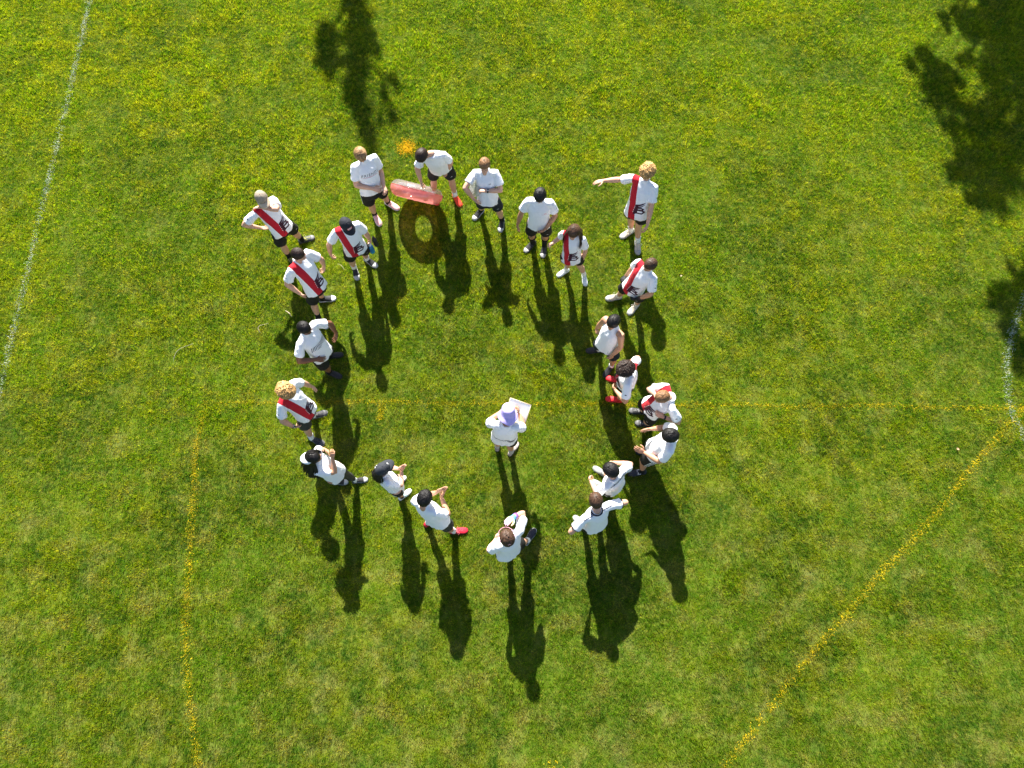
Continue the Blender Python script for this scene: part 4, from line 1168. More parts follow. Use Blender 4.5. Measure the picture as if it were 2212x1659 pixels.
def hat_parts(d, F, root):
    hc, hf, hl, hu, k = F['hc'], F['hf'], F['hl'], F['hu'], F['hk']
    name = {'cap': 'cap', 'bucket': 'bucket_hat', 'visor': 'visor'}[d['hat']]
    cm = mat(name + '_cloth_' + d['key'], d['hatcol'], .8, .2, var=.10, vscale=30, bump=.25, bscale=150)
    c0 = hc + (hu * .020 - hf * .006) * k
    def head_pt(ph, th, r, out):
        return c0 + (hl * math.sin(th) * math.sin(ph) * (r[0]) + hf * math.sin(th) * math.cos(ph) * r[1] + hu * math.cos(th) * r[2]) * k + (hl * math.sin(ph) + hf * math.cos(ph)) * out
    if d['hat'] == 'cap':
        mb = MB()
        NA, NR = 48, 12
        vs, fs = [], []
        for lay in (0, 1):
            for r in range(NR + 1):
                for a in range(NA):
                    ph = 2 * math.pi * a / NA
                    t = max(r / NR, .001)
                    th = t * (1.50 + .12 * math.cos(ph + math.pi))
                    seam = abs(math.sin(ph * 3)) ** .35
                    e = .013 + .0022 * seam * math.sin(t * 2.4) + .002 * float(vnoise(V(math.cos(ph) * 3, math.sin(ph) * 3, t * 4 + 3))) - .003 * lay
                    vs.append(head_pt(ph, th, (.0775 + e, .0965 + e, .1055 + e + .006), 0))
        o2 = (NR + 1) * NA
        for r in range(NR):
            for a in range(NA):
                a2 = (a + 1) % NA
                fs.append((r * NA + a, (r + 1) * NA + a, (r + 1) * NA + a2, r * NA + a2))
                fs.append((o2 + r * NA + a, o2 + r * NA + a2, o2 + (r + 1) * NA + a2, o2 + (r + 1) * NA + a))
        for a in range(NA):
            a2 = (a + 1) % NA
            fs.append((NR * NA + a, o2 + NR * NA + a, o2 + NR * NA + a2, NR * NA + a2))
        mb.add(vs, fs)
        hat = link(name, mb.mesh(name, [cm]), root)
        b = MB()
        ellipsoid(b, head_pt(0, .001, (.09, .11, .1245), 0), hl, hf, hu, [.007, .007, .005], 10, 6)
        link('button', b.mesh('button', [cm]), hat)
        b = MB()
        n, m_ = 18, 5
        vs, fs = [], []
        for lay in (0, 1):
            for i in range(n + 1):
                ph = math.radians(lerp(-72, 72, i / n))
                for j in range(m_ + 1):
                    t = j / m_
                    base = head_pt(ph, 1.40, (.0895, .1085, .1245), 0)
                    ext = .078 * k * math.cos(ph * 1.05) ** .55
                    vs.append(base + hf * ext * t + hl * math.sin(ph) * .010 * t - hu * (.020 * t * t + .020 * abs(math.sin(ph)) ** 2 * t + .003 * lay))
        o2 = (n + 1) * (m_ + 1)
        for i in range(n):
            for j in range(m_):
                q = i * (m_ + 1) + j
                fs.append((q, q + 1, q + m_ + 2, q + m_ + 1))
                fs.append((o2 + q, o2 + q + m_ + 1, o2 + q + m_ + 2, o2 + q + 1))
        for i in range(n):
            q = i * (m_ + 1) + m_
            fs.append((q, o2 + q, o2 + q + m_ + 1, q + m_ + 1))
        b.add(vs, fs)
        link('brim', b.mesh('brim', [cm if 'brimcol' not in d else mat('brim_' + d['key'], d['brimcol'], .8)]), hat)
        bv = BVHTree.FromPolygons([Vector(v) for v in mb.v], mb.f)
        if d.get('hatlogo'):
            o3 = head_pt(0, .85, (.09, .11, .12), .02)
            nn = nrm(hf * .7 + hu * .7)
            ay = nrm(hu - nn * np.dot(hu, nn))
            decal('patch', bv, o3, hl, ay, nn, [[(-.038, -.020), (.038, -.020), (.038, .022), (-.038, .022)]], INKR, hat, lift=.0015)
            decal('patch', bv, o3, hl, ay, nn, [[(-.033, .005), (.033, .005), (.033, .016), (-.033, .016)], [(-.030, -.012), (.022, -.012), (.022, -.005), (-.030, -.005)]], INKW, hat, lift=.0030)
        elif d['key'] == 'Q':
            o3 = head_pt(0, .75, (.09, .11, .12), .02)
            nn = nrm(hf * .6 + hu * .8)
            ay = nrm(hu - nn * np.dot(hu, nn))
            decal('patch', bv, o3, hl, ay, nn, [[(-.018, -.010), (.020, -.004), (.010, .012), (-.004, .014)]], INKW, hat)
        return hat
    if d['hat'] == 'bucket':
        mb = MB()
        prof = [(.001, .136), (.045, .134), (.072, .128), (.087, .116), (.094, .095), (.099, .060), (.106, .022), (.110, .008), (.122, -.008), (.138, -.032), (.150, -.052), (.151, -.056), (.136, -.038), (.119, -.014), (.107, .000), (.100, .03)]
        NA = 48
        vs, fs = [], []
        for (r, z) in prof:
            for a in range(NA):
                ph = 2 * math.pi * a / NA
                wv = max(0, (r - .104)) * .28
                rr = r * (1 + .02 * math.sin(2 * ph))
                zz = z + wv * math.sin(ph * 3 + .7) + wv * .6 * math.sin(ph * 5) + .0025 * float(vnoise(V(math.cos(ph) * 2.5, math.sin(ph) * 2.5, z * 30)))
                vs.append(c0 + (hl * math.sin(ph) * rr * .94 + hf * math.cos(ph) * rr * 1.08 + hu * zz) * k)
        for r in range(len(prof) - 1):
            for a in range(NA):
                a2 = (a + 1) % NA
                fs.append((r * NA + a, (r + 1) * NA + a, (r + 1) * NA + a2, r * NA + a2))
        mb.add(vs, fs)
        hat = link(name, mb.mesh(name, [cm]), root)
        b = MB()
        pts = [c0 + (hl * math.sin(t) * .1105 * .94 + hf * math.cos(t) * .1105 * 1.08 + hu * .008) * k for t in np.linspace(0, 6.2832, 33)]
        tube(b, pts, .0016, 5, cap=False)
        link('stitching', b.mesh('stitching', [mat('stitch', (.34, .29, .58), .8)]), hat)
        return hat
    # visor worn back to front: band and bill behind the head
    mb = MB()
    pts = [head_pt(t, 1.15, (.0775 + .022, .0965 + .022, .1055 + .016), 0) for t in np.linspace(0, 6.2832, 37)]
    tube(mb, pts[10:28], [(.003, .016)] * 18, 8, ref=hf)
    hat = link(name, mb.mesh(name, [cm]), root)
    b = MB()
    vs, fs = [], []
    n, m_ = 16, 6
    for lay in (0, 1):
        for i in range(n + 1):
            ph = math.pi + .45 + math.radians(lerp(-62, 62, i / n))
            for j in range(m_ + 1):
                t = j / m_
                base = head_pt(ph, 1.12, (.100, .119, .125), 0)
                ca = math.cos(math.radians(lerp(-62, 62, i / n)))
                dr = -hf * math.cos(.45) - hl * math.sin(.45)
                vs.append(base + dr * .060 * t * ca ** .5 - hu * (.012 * t * t + .003 * lay) + hu * .016 * (1 - t))
    o2 = (n + 1) * (m_ + 1)
    for i in range(n):
        for j in range(m_):
            q = i * (m_ + 1) + j
            fs.append((q, q + 1, q + m_ + 2, q + m_ + 1))
            fs.append((o2 + q, o2 + q + m_ + 1, o2 + q + m_ + 2, o2 + q + 1))
        q = i * (m_ + 1) + m_
        fs.append((q, o2 + q, o2 + q + m_ + 1, q + m_ + 1))
    b.add(vs, fs)
    link('brim', b.mesh('brim', [cm]), hat)
    return hat

def shoe_parts(d, F, sd, root):
    J = F['J']
    an, to = J['an' + sd], J['to' + sd]
    s = F['s'] * (.93 if d.get('girl') else 1.0)
    x = to - an
    x[2] = 0
    x = nrm(x)
    y = np.cross(Z3, x)
    o = V(an[0], an[1], 0)
    up, so, toe, lac = SHOES[d['shoe']]
    M = lambda part, c, r=.6: mat('shoe_%s_%s' % (d['shoe'], part), c, r, .35, var=.10 if d['shoe'] != 'spotted' else .0, vscale=40, bump=.2, bscale=160)
    prof = [(-.074, .016, .055), (-.062, .031, .088), (-.035, .037, .104), (.0, .038, .106), (.035, .039, .096), (.07, .044, .080), (.105, .049, .066), (.14, .049, .056), (.17, .043, .049), (.193, .031, .042), (.206, .014, .032)]
    mb = MB()
    rings = []
    for (px, hw, ht) in prof:
        zc = (.014 + ht) / 2
        rings.append((o + x * px * s + Z3 * zc * s, y, Z3, hw * s, (ht - .014) / 2 * s))
    loft(mb, rings, 16, pw=2.7)
    um = M('upper', up)
    if d['shoe'] == 'spotted' and 'spots' not in MATS:
        MATS['spots'] = um
        nt = um.node_tree
        vo = nt.nodes.new('ShaderNodeTexVoronoi')
        vo.inputs['Scale'].default_value = 48
        tc = nt.nodes.new('ShaderNodeTexCoord')
        nt.links.new(tc.outputs['Object'], vo.inputs['Vector'])
        lt_ = nt.nodes.new('ShaderNodeMath')
        lt_.operation = 'LESS_THAN'
        lt_.inputs[1].default_value = .34
        nt.links.new(vo.outputs['Distance'], lt_.inputs[0])
        mx = nt.nodes.new('ShaderNodeMix')
        mx.data_type = 'RGBA'
        mx.inputs[6].default_value = (*up, 1)
        mx.inputs[7].default_value = (.07, .055, .075, 1)
        nt.links.new(lt_.outputs[0], mx.inputs[0])
        nt.links.new(mx.outputs[2], nt.nodes['Principled BSDF'].inputs['Base Color'])
    shoe = link('shoe', mb.mesh('shoe', [um]), root)
    b = MB()
    rings = [(o + x * (px * 1.02) * s + Z3 * .0145 * s, y, Z3, (hw + .004) * s, .0145 * s) for (px, hw, ht) in prof]
    loft(b, rings, 14, pw=5)
    link('sole', b.mesh('sole', [M('sole', so, .8)]), shoe)
    if toe:
        b = MB()
        rings = []
        for (px, hw, ht) in prof[7:]:
            zc = (.014 + ht) / 2
            rings.append((o + x * (px + .002) * s + Z3 * (zc + .001) * s, y, Z3, (hw + .0022) * s, ((ht - .014) / 2 + .002) * s))
        loft(b, rings, 16, pw=2.7)
        link('toe_cap', b.mesh('toe_cap', [M('toe', toe, .5)]), shoe)
    b = MB()
    for i in range(5):
        px = .045 + i * .021
        z0 = np.interp(px, [q[0] for q in prof], [q[2] for q in prof])
        w = .022 - .0012 * i
        q = 1 if i % 2 else -1
        tube(b, [o + x * (px - .006 * q) * s + y * w * s + Z3 * (z0 - .006) * s, o + x * px * s + Z3 * (z0 + .003) * s, o + x * (px + .006 * q) * s - y * w * s + Z3 * (z0 - .006) * s], [.0024 * s] * 3, 5)
    kn_ = o + x * .038 * s + Z3 * .101 * s
    for q in (1, -1):
        big = 1.5 if d['shoe'] in ('beige', 'teal', 'neon', 'crimson') else .8
        tube(b, [kn_, kn_ + (y * q * .020 + Z3 * .012 + x * .010) * big * s, kn_ + (y * q * .042 - Z3 * .004 + x * .016) * big * s, kn_ + (y * q * .030 - Z3 * .008 + x * .030) * big * s, kn_ + x * .010 * s], [.0022 * s] * 5, 5)
    link('laces', b.mesh('laces', [M('laces', lac, .8)]), shoe)
    if d['shoe'] == 'navyN':
        te = DONE[('text', 'N')]
        bv = BVHTree.FromPolygons([Vector(v) for v in mb.v], mb.f)
        pv = [(v.co.x * .060 * s, v.co.y * .060 * s) for v in te.vertices]
        for q in (1, -1):
            decal('side_letter', bv, o + x * .05 * s + Z3 * .055 * s, -x * q, nrm(Z3 * .8 - y * q * .6), nrm(y * q + Z3 * .55), pv, INKW, shoe, [tuple(p.vertices) for p in te.polygons])
    # sock
    kn = J['kn' + sd]
    sc, sl = d['sock']
    L_ = np.linalg.norm(kn - an)
    t = min(.9, (sl + .02) / L_)
    fdir = x
    back = -nrm(F['fd'] + fdir)
    pts, rad = [an - Z3 * .03], [.044 * s]
    for j in range(1, 9):
        q = t * j / 8
        bulge = np.interp(q, [0, .28, .52, .70, .88, 1], [.040, .040, .0445, .0575, .0625, .056])
        bk = .013 * math.exp(-((q - .62) / .22) ** 2)
        pts.append(lerp(an, kn, q) + back * bk)
        rad.append((bulge + (.0065 if q > .3 else .0030)) * s)
    b = MB()
    tube(b, pts, rad, 14)
    link('sock', b.mesh('sock', [mat('sock_' + sc, SOCKC[sc], .9, .1, bump=.3, bscale=220)]), root)

def wrist_band(F, sd, name, col, root, half=.011, face=None, t=.90):
    J = F['J']
    el, wr = J['el' + sd], J['wr' + sd]
    ax = nrm(wr - el)
    c = lerp(el, wr, t)
    b = MB()
    r = .033 * F['s']
    tube(b, [c - ax * half, c - ax * half * .6, c + ax * half * .6, c + ax * half], [r * .98, r * 1.04, r * 1.04, r * .98], 18)
    o = link(name, b.mesh(name, [mat(name + '_strap', col, .6)]), root)
    if face:
        _, hx, n, th = hand_axes(dict(curl=.3), F, sd)
        up = nrm(Z3 - ax * np.dot(Z3, ax))
        b = MB()
        box(b, c + up * r * 1.08, ax, np.cross(ax, up), up, (.020, .017, .006))
        f = link('watch_case', b.mesh('watch_case', [mat('watch_case', (.55, .55, .56), .3, .6)], smooth=False), o)
        b = MB()
        box(b, c + up * (r * 1.08 + .0055), ax, np.cross(ax, up), up, (.0165, .0135, .0012))
        link('watch_face', b.mesh('watch_face', [mat('watch_glass', (.01, .01, .015), .1, .6)], smooth=False), f)
    return o

for pi, d in enumerate(PEOPLE):
    F = FR[d['key']]
    key, J, s = d['key'], F['J'], F['s']
    root = empty('person', F['base'])
    tag(root, d['label'], 'person', 'people standing in a circle' if key != 'W' else None)
    # body with hands and face
    me = DONE[(key, 'body')]
    ex = MB()
    for sd in 'LR':
        hand_mb(ex, d, F, sd)
    face_mb(ex, d, F)
    exm = ex.mesh('extra')
    bm = bmesh.new()
    bm.from_mesh(me)
    for f in bm.faces:
        f.material_index = 0
        f.smooth = True
    bm.from_mesh(exm)
    bm.to_mesh(me)
    bm.free()
    bpy.data.meshes.remove(exm)
    me.name = 'body'
    me.materials.clear()
    for mm in (MATS['skin_' + d['skin']], MATS['eye_white'], MATS['iris'], MATS['lips'], MATS['hair_' + d['hair']]):
        me.materials.append(mm)
    smooth_all(me)
    link('body', me, root)
    # shirt
    me = DONE[(key, 'shirt')]
    u, v, w = wrinkle(me, F, .0052, 'shirt', pi * 3.7)
    me.name = 'shirt'
    me.materials.clear()
    jersey = d['shirt'] == 'jersey'
    me.materials.append(JERSEY if jersey else WHITE)
    if jersey:
        u0, v0, u1, v1 = -.122 * s, 1.02, -.034 * s, -.14
        tl = F['tl']
        dx, dy = u1 - u0, (v1 - v0) * tl
        ln = math.hypot(dx, dy)
        dist = np.abs((u - u0) * dy - (v - v0) * tl * dx) / ln - .052 * s
        backd = np.maximum(np.abs(u - u0) - .053 * s, (.86 - v) * tl)
        sash = np.where(w > -.015, dist, np.maximum(backd, 0 * backd + backd))
        a = me.attributes.new('sash', 'FLOAT', 'POINT')
        a.data.foreach_set('value', sash)
    smooth_all(me)
    shirt = link('shirt', me, root)
    bv = BVHTree.FromPolygons([vv.co for vv in me.vertices], [p.vertices for p in me.polygons])
    l5 = F['lat'](.5)
    fr5 = np.cross(l5, F['up'])
    def at_torso(v_, u_):
        return F['mh'] + F['up'] * v_ * F['tl'] + l5 * u_
    if jersey:
        sz = .150 * s
        org = at_torso(.10, -.022)
        decal('emblem', bv, org, l5, F['up'], fr5, [[(p[0] * sz, p[1] * sz) for p in poly] for poly in EMBLEM], INK, shirt)
        decal('emblem_dashes', bv, org, l5, F['up'], fr5, [[(p[0] * sz, p[1] * sz) for p in poly] for poly in DASH], INKW, shirt, lift=.0030)
        for sd, q in (('L', 1), ('R', -1)):   # small mark on each sleeve
            c = lerp(J['sh' + sd], J['el' + sd], .52)
            ax = nrm(J['el' + sd] - J['sh' + sd])
            nn = F['lat'](1) * q
            nn = nrm(nn - ax * np.dot(nn, ax) + Z3 * .25)
            decal('sleeve_mark', bv, c, np.cross(ax, nn), -ax, nn, [[(-.017, -.004), (-.006, -.010), (.016, -.006), (.012, .004), (-.004, .008)]], INKB, shirt)
    if d.get('text'):
        te = DONE[('text', d['text'])]
        sz = .062
        pv = [(v_.co.x * sz, v_.co.y * sz) for v_ in te.vertices]
        decal('lettering', bv, at_torso(.70, .0), l5, F['up'], fr5, pv, INKB, shirt, [tuple(p.vertices) for p in te.polygons])
        decal('underline', bv, at_torso(.70, .0), l5, F['up'], fr5, stroke([(-.13, -.030), (.02, -.034), (.12, -.032)], [.003, .006, .003]), INKR, shirt)
    if d.get('logo') == 'chest':
        decal('chest_mark', bv, at_torso(.74, .075), l5, F['up'], fr5, stroke([(-.014, .008), (-.008, 0), (-.014, -.008)], .005) + stroke([(.014, .008), (.008, 0), (.014, -.008)], .005) + stroke([(-.008, 0), (.008, 0)], .004), INKB, shirt)
    if d.get('logo') == 'pink':
        rg = random.Random(2)
        st = []
        for i in range(16):
            a0 = (rg.uniform(-.03, .03), rg.uniform(-.018, .018))
            st += stroke([a0, (a0[0] + rg.uniform(-.014, .014), a0[1] + rg.uniform(-.010, .010))], .0035)
        decal('chest_print', bv, at_torso(.70, .085), l5, F['up'], fr5, st, INKP, shirt)
    if d.get('logo') == 'marks':
        decal('chest_mark', bv, at_torso(.62, -.02), l5, F['up'], fr5, stroke([(-.012, 0), (.012, .002)], .006), INKB, shirt)
        decal('chest_mark', bv, at_torso(.42, -.06), l5, F['up'], fr5, stroke([(-.010, 0), (.010, .004)], .006), INKB, shirt)
    if d.get('slashes'):
        st = []
        for i in range(13):
            x0 = -.135 + i * .0215
            st += stroke([(x0 - .008, -.042 + .014 * math.sin(i * .9)), (x0 + .012, .044)], [.006, .0095])
        decal('chest_stripes', bv, at_torso(.60, .0), l5, F['up'], fr5, st, INKB, shirt)
    if d.get('back') == 'text':
        rg = random.Random(4)
        st = []
        for i in range(30):
            x0 = -.165 + i * .0114
            hgt = rg.uniform(.013, .020)
            st += stroke([(x0, -hgt), (x0 + .003, hgt)], .006)
            if i % 2:
                st += stroke([(x0, rg.choice((-hgt, 0, hgt))), (x0 + .009, rg.choice((-hgt, 0, hgt)))], .0042)
        decal('back_lettering', bv, at_torso(.90, .0), -l5, F['up'], nrm(-fr5 + F['up'] * .8), st, INKB, shirt)
    if d.get('back') == 'lines':
        rg = random.Random(5)
        st = []
        for i in range(14):
            x0 = -.10 + i * .0155
            st += stroke([(x0, -.016), (x0 + .003, .016)], .006)
            if i % 2:
                st += stroke([(x0, rg.choice((-.014, 0, .014))), (x0 + .011, rg.choice((-.014, 0, .014)))], .005)
        decal('back_lettering', bv, at_torso(.72, .0), -l5, F['up'], -fr5, st, INKB, shirt)
    if d.get('back') == 'drawing':
        st = stroke([(-.17, .03), (-.12, .005), (-.10, .025), (-.04, .030), (-.01, .045)], [.012, .016, .014, .012, .008])
        st += stroke([(-.02, .02), (.0, .0), (.025, .012), (.02, .036), (-.01, .045)], .005)
        st += stroke([(.0, .048), (.06, .022), (.12, -.015), (.16, -.035), (.20, -.035)], [.006, .024, .026, .016, .004])
        st += stroke([(.05, -.002), (.10, -.040), (.15, -.050)], [.006, .012, .006])
        decal('back_drawing', bv, at_torso(.30, .0), -l5, F['up'], -fr5, st, INKB, shirt)
    if d.get('trim'):
        tm_ = mat('dark_trim', (.020, .014, .030), .7)
        for sd in 'LR':
            sh, el = J['sh' + sd], J['el' + sd]
            ax = nrm(el - sh)
            c = lerp(sh, el, SLEEVE['tee']) - Z3 * .016
            b = MB()
            tube(b, [c - ax * .012, c + ax * .004], [.0745 * s, .0755 * s], 22)
            link('cuff', b.mesh('cuff', [tm_]), shirt)
            q = 1 if sd == 'L' else -1
            for k_ in (-.024, 0, .024):
                a0 = F['ms'] + l5 * q * .062 + F['up'] * .02
                st = stroke([(.0, k_), (.07, k_), (.15, k_ * 1.1)], .0095)
                decal('shoulder_stripe', bv, a0, l5 * q, -fr5, nrm(Z3 + fr5 * 0), st, tm_, shirt)
        b = MB()
        nk = J['neck']
        pts = [nk + F['up'] * (.012 - .012 * math.cos(t)) + (l5 * math.sin(t) * .073 + fr5 * math.cos(t) * .068) * s for t in np.linspace(0, 6.2832, 33)]
        tube(b, pts, [(.010, .010)] * 33, 8, cap=False)
        link('collar', b.mesh('collar', [tm_]), shirt)
    else:
        b = MB()
        nk = F['mh'] + F['up'] * F['tl'] * 1.145
        rr = (.062, .057)
        pts = [nk + F['up'] * (-.010 * math.cos(t)) + (l5 * math.sin(t) * rr[0] + fr5 * (math.cos(t) * rr[1] + .006)) * s for t in np.linspace(0, 6.2832, 33)]
        tube(b, pts, [.0075] * 33, 8, cap=False)
        link('collar', b.mesh('collar', [WHITE]), shirt)
    # shorts
    me = DONE[(key, 'shorts')]
    wrinkle(me, F, .0034 if not d.get('leggings') else .0012, 'shorts', pi * 2.1)
    nm = 'leggings' if d.get('leggings') else 'shorts'
    me.name = nm
    me.materials.clear()
    me.materials.append(d['shorts'])
    smooth_all(me)
    sho = link(nm, me, root)
    bvs = BVHTree.FromPolygons([vv.co for vv in me.vertices], [p.vertices for p in me.polygons])
    if d.get('stripe') or d.get('stripes3'):
        for sd, q in (('L', 1), ('R', -1)):
            a0 = J['hi' + sd]
            ax = nrm(J['kn' + sd] - a0)
            nn = nrm(F['lat'](0) * q - ax * np.dot(F['lat'](0) * q, ax))
            ay = np.cross(ax, nn)
            if d.get('stripe'):
                st = stroke([(-.06, 0), (.10, 0), (.25, 0)], .012)
            else:
                st = []
                for k_ in (-.024, 0, .024):
                    st += stroke([(-.04, k_), (.12, k_), (.27, k_)], .010)
            decal('side_stripe', bvs, a0, ax, ay, nn, st, INKW, sho)
    elif not d.get('leggings'):
        a0 = lerp(J['hiL'], J['knL'], .45)
        ax = nrm(J['knL'] - J['hiL'])
        nn = nrm(fr5 + F['lat'](0) * .5)
        nn = nrm(nn - ax * np.dot(nn, ax))
        decal('small_mark', bvs, a0, np.cross(ax, nn), -ax, nn, stroke([(-.012, -.004), (.0, .006), (.014, .002)], .006), INKW, sho)
    # feet
    for sd in 'LR':
        shoe_parts(d, F, sd, root)
    # hair and hats
    link('hair', hair_mb(d, F, pi + 11).mesh('hair', [MATS['hair_' + d['hair']]], tint=True), root)
    if d.get('hat'):
        hat_parts(d, F, root)
    if d.get('watch'):
        wrist_band(F, d['watch'], 'wristwatch', (.02, .02, .022), root, face=True)
    if d.get('band'):
        wrist_band(F, d['band'], 'wristband', (.015, .015, .03), root)
    if d.get('glove'):
        for sd in 'LR':
            b = MB()
            hand_mb(b, d, F, sd, .0035)
            wr, ax, n, th = hand_axes(d, F, sd)
            tube(b, [wr - ax * .055, wr - ax * .03, wr + ax * .01], [.034, .033, .031], 14)
            link('glove', b.mesh('glove', [mat('glove_black', (.012, .012, .014), .7, .3, bump=.3, bscale=60)]), root)
    if d.get('rainbow'):
        b = MB()
        hand_mb(b, d, F, 'R', .0045, 0, lambda q: None)
        wr, ax, n, th = hand_axes(d, F, 'R')
        tube(b, [wr - ax * .085, wr - ax * .05, wr - ax * .02, wr + ax * .015], [.038, .037, .035, .033], 16)
        ts = []
        cols = [(-.09, (.10, .02, .16)), (-.06, (.45, .12, .55)), (-.035, (.10, .16, .62)), (0, (.10, .55, .62)), (.04, (.30, .66, .45)), (.075, (.75, .70, .25)), (.11, (.80, .42, .48)), (.18, (.82, .50, .62))]
        for p in b.v:
            x_ = float(np.dot(np.array(p) - wr, ax))
            ts.append([np.interp(x_, [c_[0] for c_ in cols], [c_[1][i] for c_ in cols]) for i in range(3)])
        b.t = ts
        o = link('rainbow_glove', b.mesh('rainbow_glove', [mat('rainbow_cloth', (1, 1, 1), .8, .2, attr='tint')], tint=True), root)
        o['label'] = 'tie-dyed rainbow glove'
        b = MB()
        c0 = F['hc'] + (F['hu'] * .020 - F['hf'] * .006) * F['hk']
        pts = []
        for t in np.linspace(0, 6.2832, 37):
            e = .030 if math.cos(t) > -.2 else .012
            pts.append(c0 + F['hl'] * math.sin(t) * (.0775 + e) + F['hf'] * math.cos(t) * (.0965 + e) + F['hu'] * (.040 - .010 * math.cos(t)))
        tube(b, pts, [(.004, .017)] * 37, 8, ref=F['hf'], cap=False)
        link('headband', b.mesh('headband', [mat('pink_band', (.75, .36, .45), .8, bump=.3, bscale=80)]), root)

# ------------------------------------------------------------------ things people hold or have dropped
def film(name, tint, diff, dfac, gloss=.06):
    m = bpy.data.materials.new(name)
    N, L = nodes(m)
    tr = N.new('ShaderNodeBsdfTransparent')
    tr.inputs[0].default_value = (*tint, 1)
    d1_ = N.new('ShaderNodeBsdfDiffuse')
    d1_.inputs[0].default_value = (*diff, 1)
    d2_ = N.new('ShaderNodeBsdfTranslucent')
    d2_.inputs[0].default_value = (*diff, 1)
    df = N.new('ShaderNodeMixShader')
    df.inputs[0].default_value = .5
    L.new(d1_.outputs[0], df.inputs[1])
    L.new(d2_.outputs[0], df.inputs[2])
    gl = N.new('ShaderNodeBsdfGlossy')
    gl.inputs['Roughness'].default_value = .12
    m1 = N.new('ShaderNodeMixShader')
    m1.inputs[0].default_value = dfac
    L.new(tr.outputs[0], m1.inputs[1])
    L.new(df.outputs[0], m1.inputs[2])
    lw = N.new('ShaderNodeLayerWeight')
    lw.inputs[0].default_value = .25
    mp = N.new('ShaderNodeMapRange')
    mp.inputs[3].default_value = gloss
    mp.inputs[4].default_value = .55
    L.new(lw.outputs['Fresnel'], mp.inputs[0])
    m2 = N.new('ShaderNodeMixShader')
    L.new(mp.outputs[0], m2.inputs[0])
    L.new(m1.outputs[0], m2.inputs[1])
    L.new(gl.outputs[0], m2.inputs[2])
    o = N.new('ShaderNodeOutputMaterial')
    L.new(m2.outputs[0], o.inputs[0])
    return m
# swim ring: two welded halves of vinyl, one clear and one coral pink
RC, RD, RT, RAZ, RLEAN = V(-1.60, 6.67, 0), .88, .270, math.radians(-16), math.radians(31)
ax = V(math.cos(RAZ), math.sin(RAZ), 0)
nn = np.cross(ax, Z3)
wv = Z3 * math.cos(RLEAN) + nn * math.sin(RLEAN)
nr = np.cross(ax, wv)
Rm, rt_ = (RD - RT) / 2, RT / 2
zlow = min(float(((Rm + rt_ * math.cos(q)) * math.sin(t) * wv + rt_ * math.sin(q) * nr)[2]) for t in np.linspace(0, 6.28, 60) for q in np.linspace(0, 6.28, 30))
rc = RC - Z3 * (zlow - .008)
ring_root = empty('swim_ring', RC)
tag(ring_root, 'transparent inflatable swim ring, half clear and half coral pink, leaning on the grass', 'swim ring')
def half(name, q0, q1, m, nq=14):
    b = MB()
    nt_ = 96
    vs, fs = [], []
    for i in range(nt_):
        t = 2 * math.pi * i / nt_
        for j in range(nq + 1):
            q = lerp(q0, q1, j / nq)
            edge = min(abs(math.sin(q)), 1)
            puck = .004 * math.sin(t * 38) * (1 - edge) + .002 * math.sin(t * 17 + q * 3)
            r = rt_ + puck
            vs.append(rc - RC + (Rm + r * math.cos(q)) * math.cos(t) * ax + (Rm + r * math.cos(q)) * math.sin(t) * wv + r * math.sin(q) * nr)
    for i in range(nt_):
        for j in range(nq):
            i2 = (i + 1) % nt_
            fs.append((i * (nq + 1) + j, i2 * (nq + 1) + j, i2 * (nq + 1) + j + 1, i * (nq + 1) + j + 1))
    b.add(vs, fs)
    return link(name, b.mesh(name, [m]), ring_root)
CLEAR = film('clear_vinyl', (.80, .80, .77), (.85, .85, .83), .16, .14)
CORAL = film('coral_vinyl', (.80, .42, .37), (.95, .34, .32), .62, .08)
half('pink_half', -.38, math.pi + .38, CORAL, 18)
half('clear_half', math.pi + .38, 2 * math.pi - .38, CLEAR, 12)
b = MB()
for sg_ in (1, -1):
    rr_ = Rm + sg_ * rt_ * math.cos(.38)
    pts = [rc - RC + rr_ * math.cos(t) * ax + rr_ * math.sin(t) * wv - nr * rt_ * math.sin(.38) for t in np.linspace(0, 6.2832, 97)]
    tube(b, pts, [(.010, .0012)] * 97, 6, ref=ax, cap=False)
link('seam', b.mesh('seam', [film('seam_vinyl', (.75, .62, .58), (.8, .6, .55), .35)]), ring_root)
b = MB()
vp = rc - RC + (Rm * math.cos(.6)) * ax + Rm * math.sin(.6) * wv - nr * (rt_ + .004)
tube(b, [vp + nr * .01, vp - nr * .012], [.011, .009], 10)
link('valve', b.mesh('valve', [CLEAR]), ring_root)

# clear flying disc under the arm
FD = FR['D']
dc = V(-.587, 6.29, 1.10)
dn = nrm(V(-.75, -.35, .55))
d1 = nrm(np.cross(dn, Z3))
d2 = np.cross(dn, d1)
b = MB()
prof = [(.001, .012), (.06, .012), (.10, .010), (.120, .006), (.131, -.002), (.135, -.012), (.133, -.020), (.128, -.018), (.127, -.008), (.118, .001), (.09, .006), (.001, .008)]
vs, fs = [], []
for (r, z) in prof:
    for a in range(48):
        t = 2 * math.pi * a / 48
        vs.append(d1 * r * math.cos(t) + d2 * r * math.sin(t) + dn * z)
for r in range(len(prof) - 1):
    for a in range(48):
        a2 = (a + 1) % 48
        fs.append((r * 48 + a, (r + 1) * 48 + a, (r + 1) * 48 + a2, r * 48 + a2))
b.add(vs, fs)
do = link('flying_disc', b.mesh('flying_disc', [film('disc_plastic', (.86, .88, .86), (.80, .82, .80), .42, .08)]))
do.location = dc
tag(do, 'translucent white flying disc tucked between arm and shirt', 'flying disc')
b = MB()
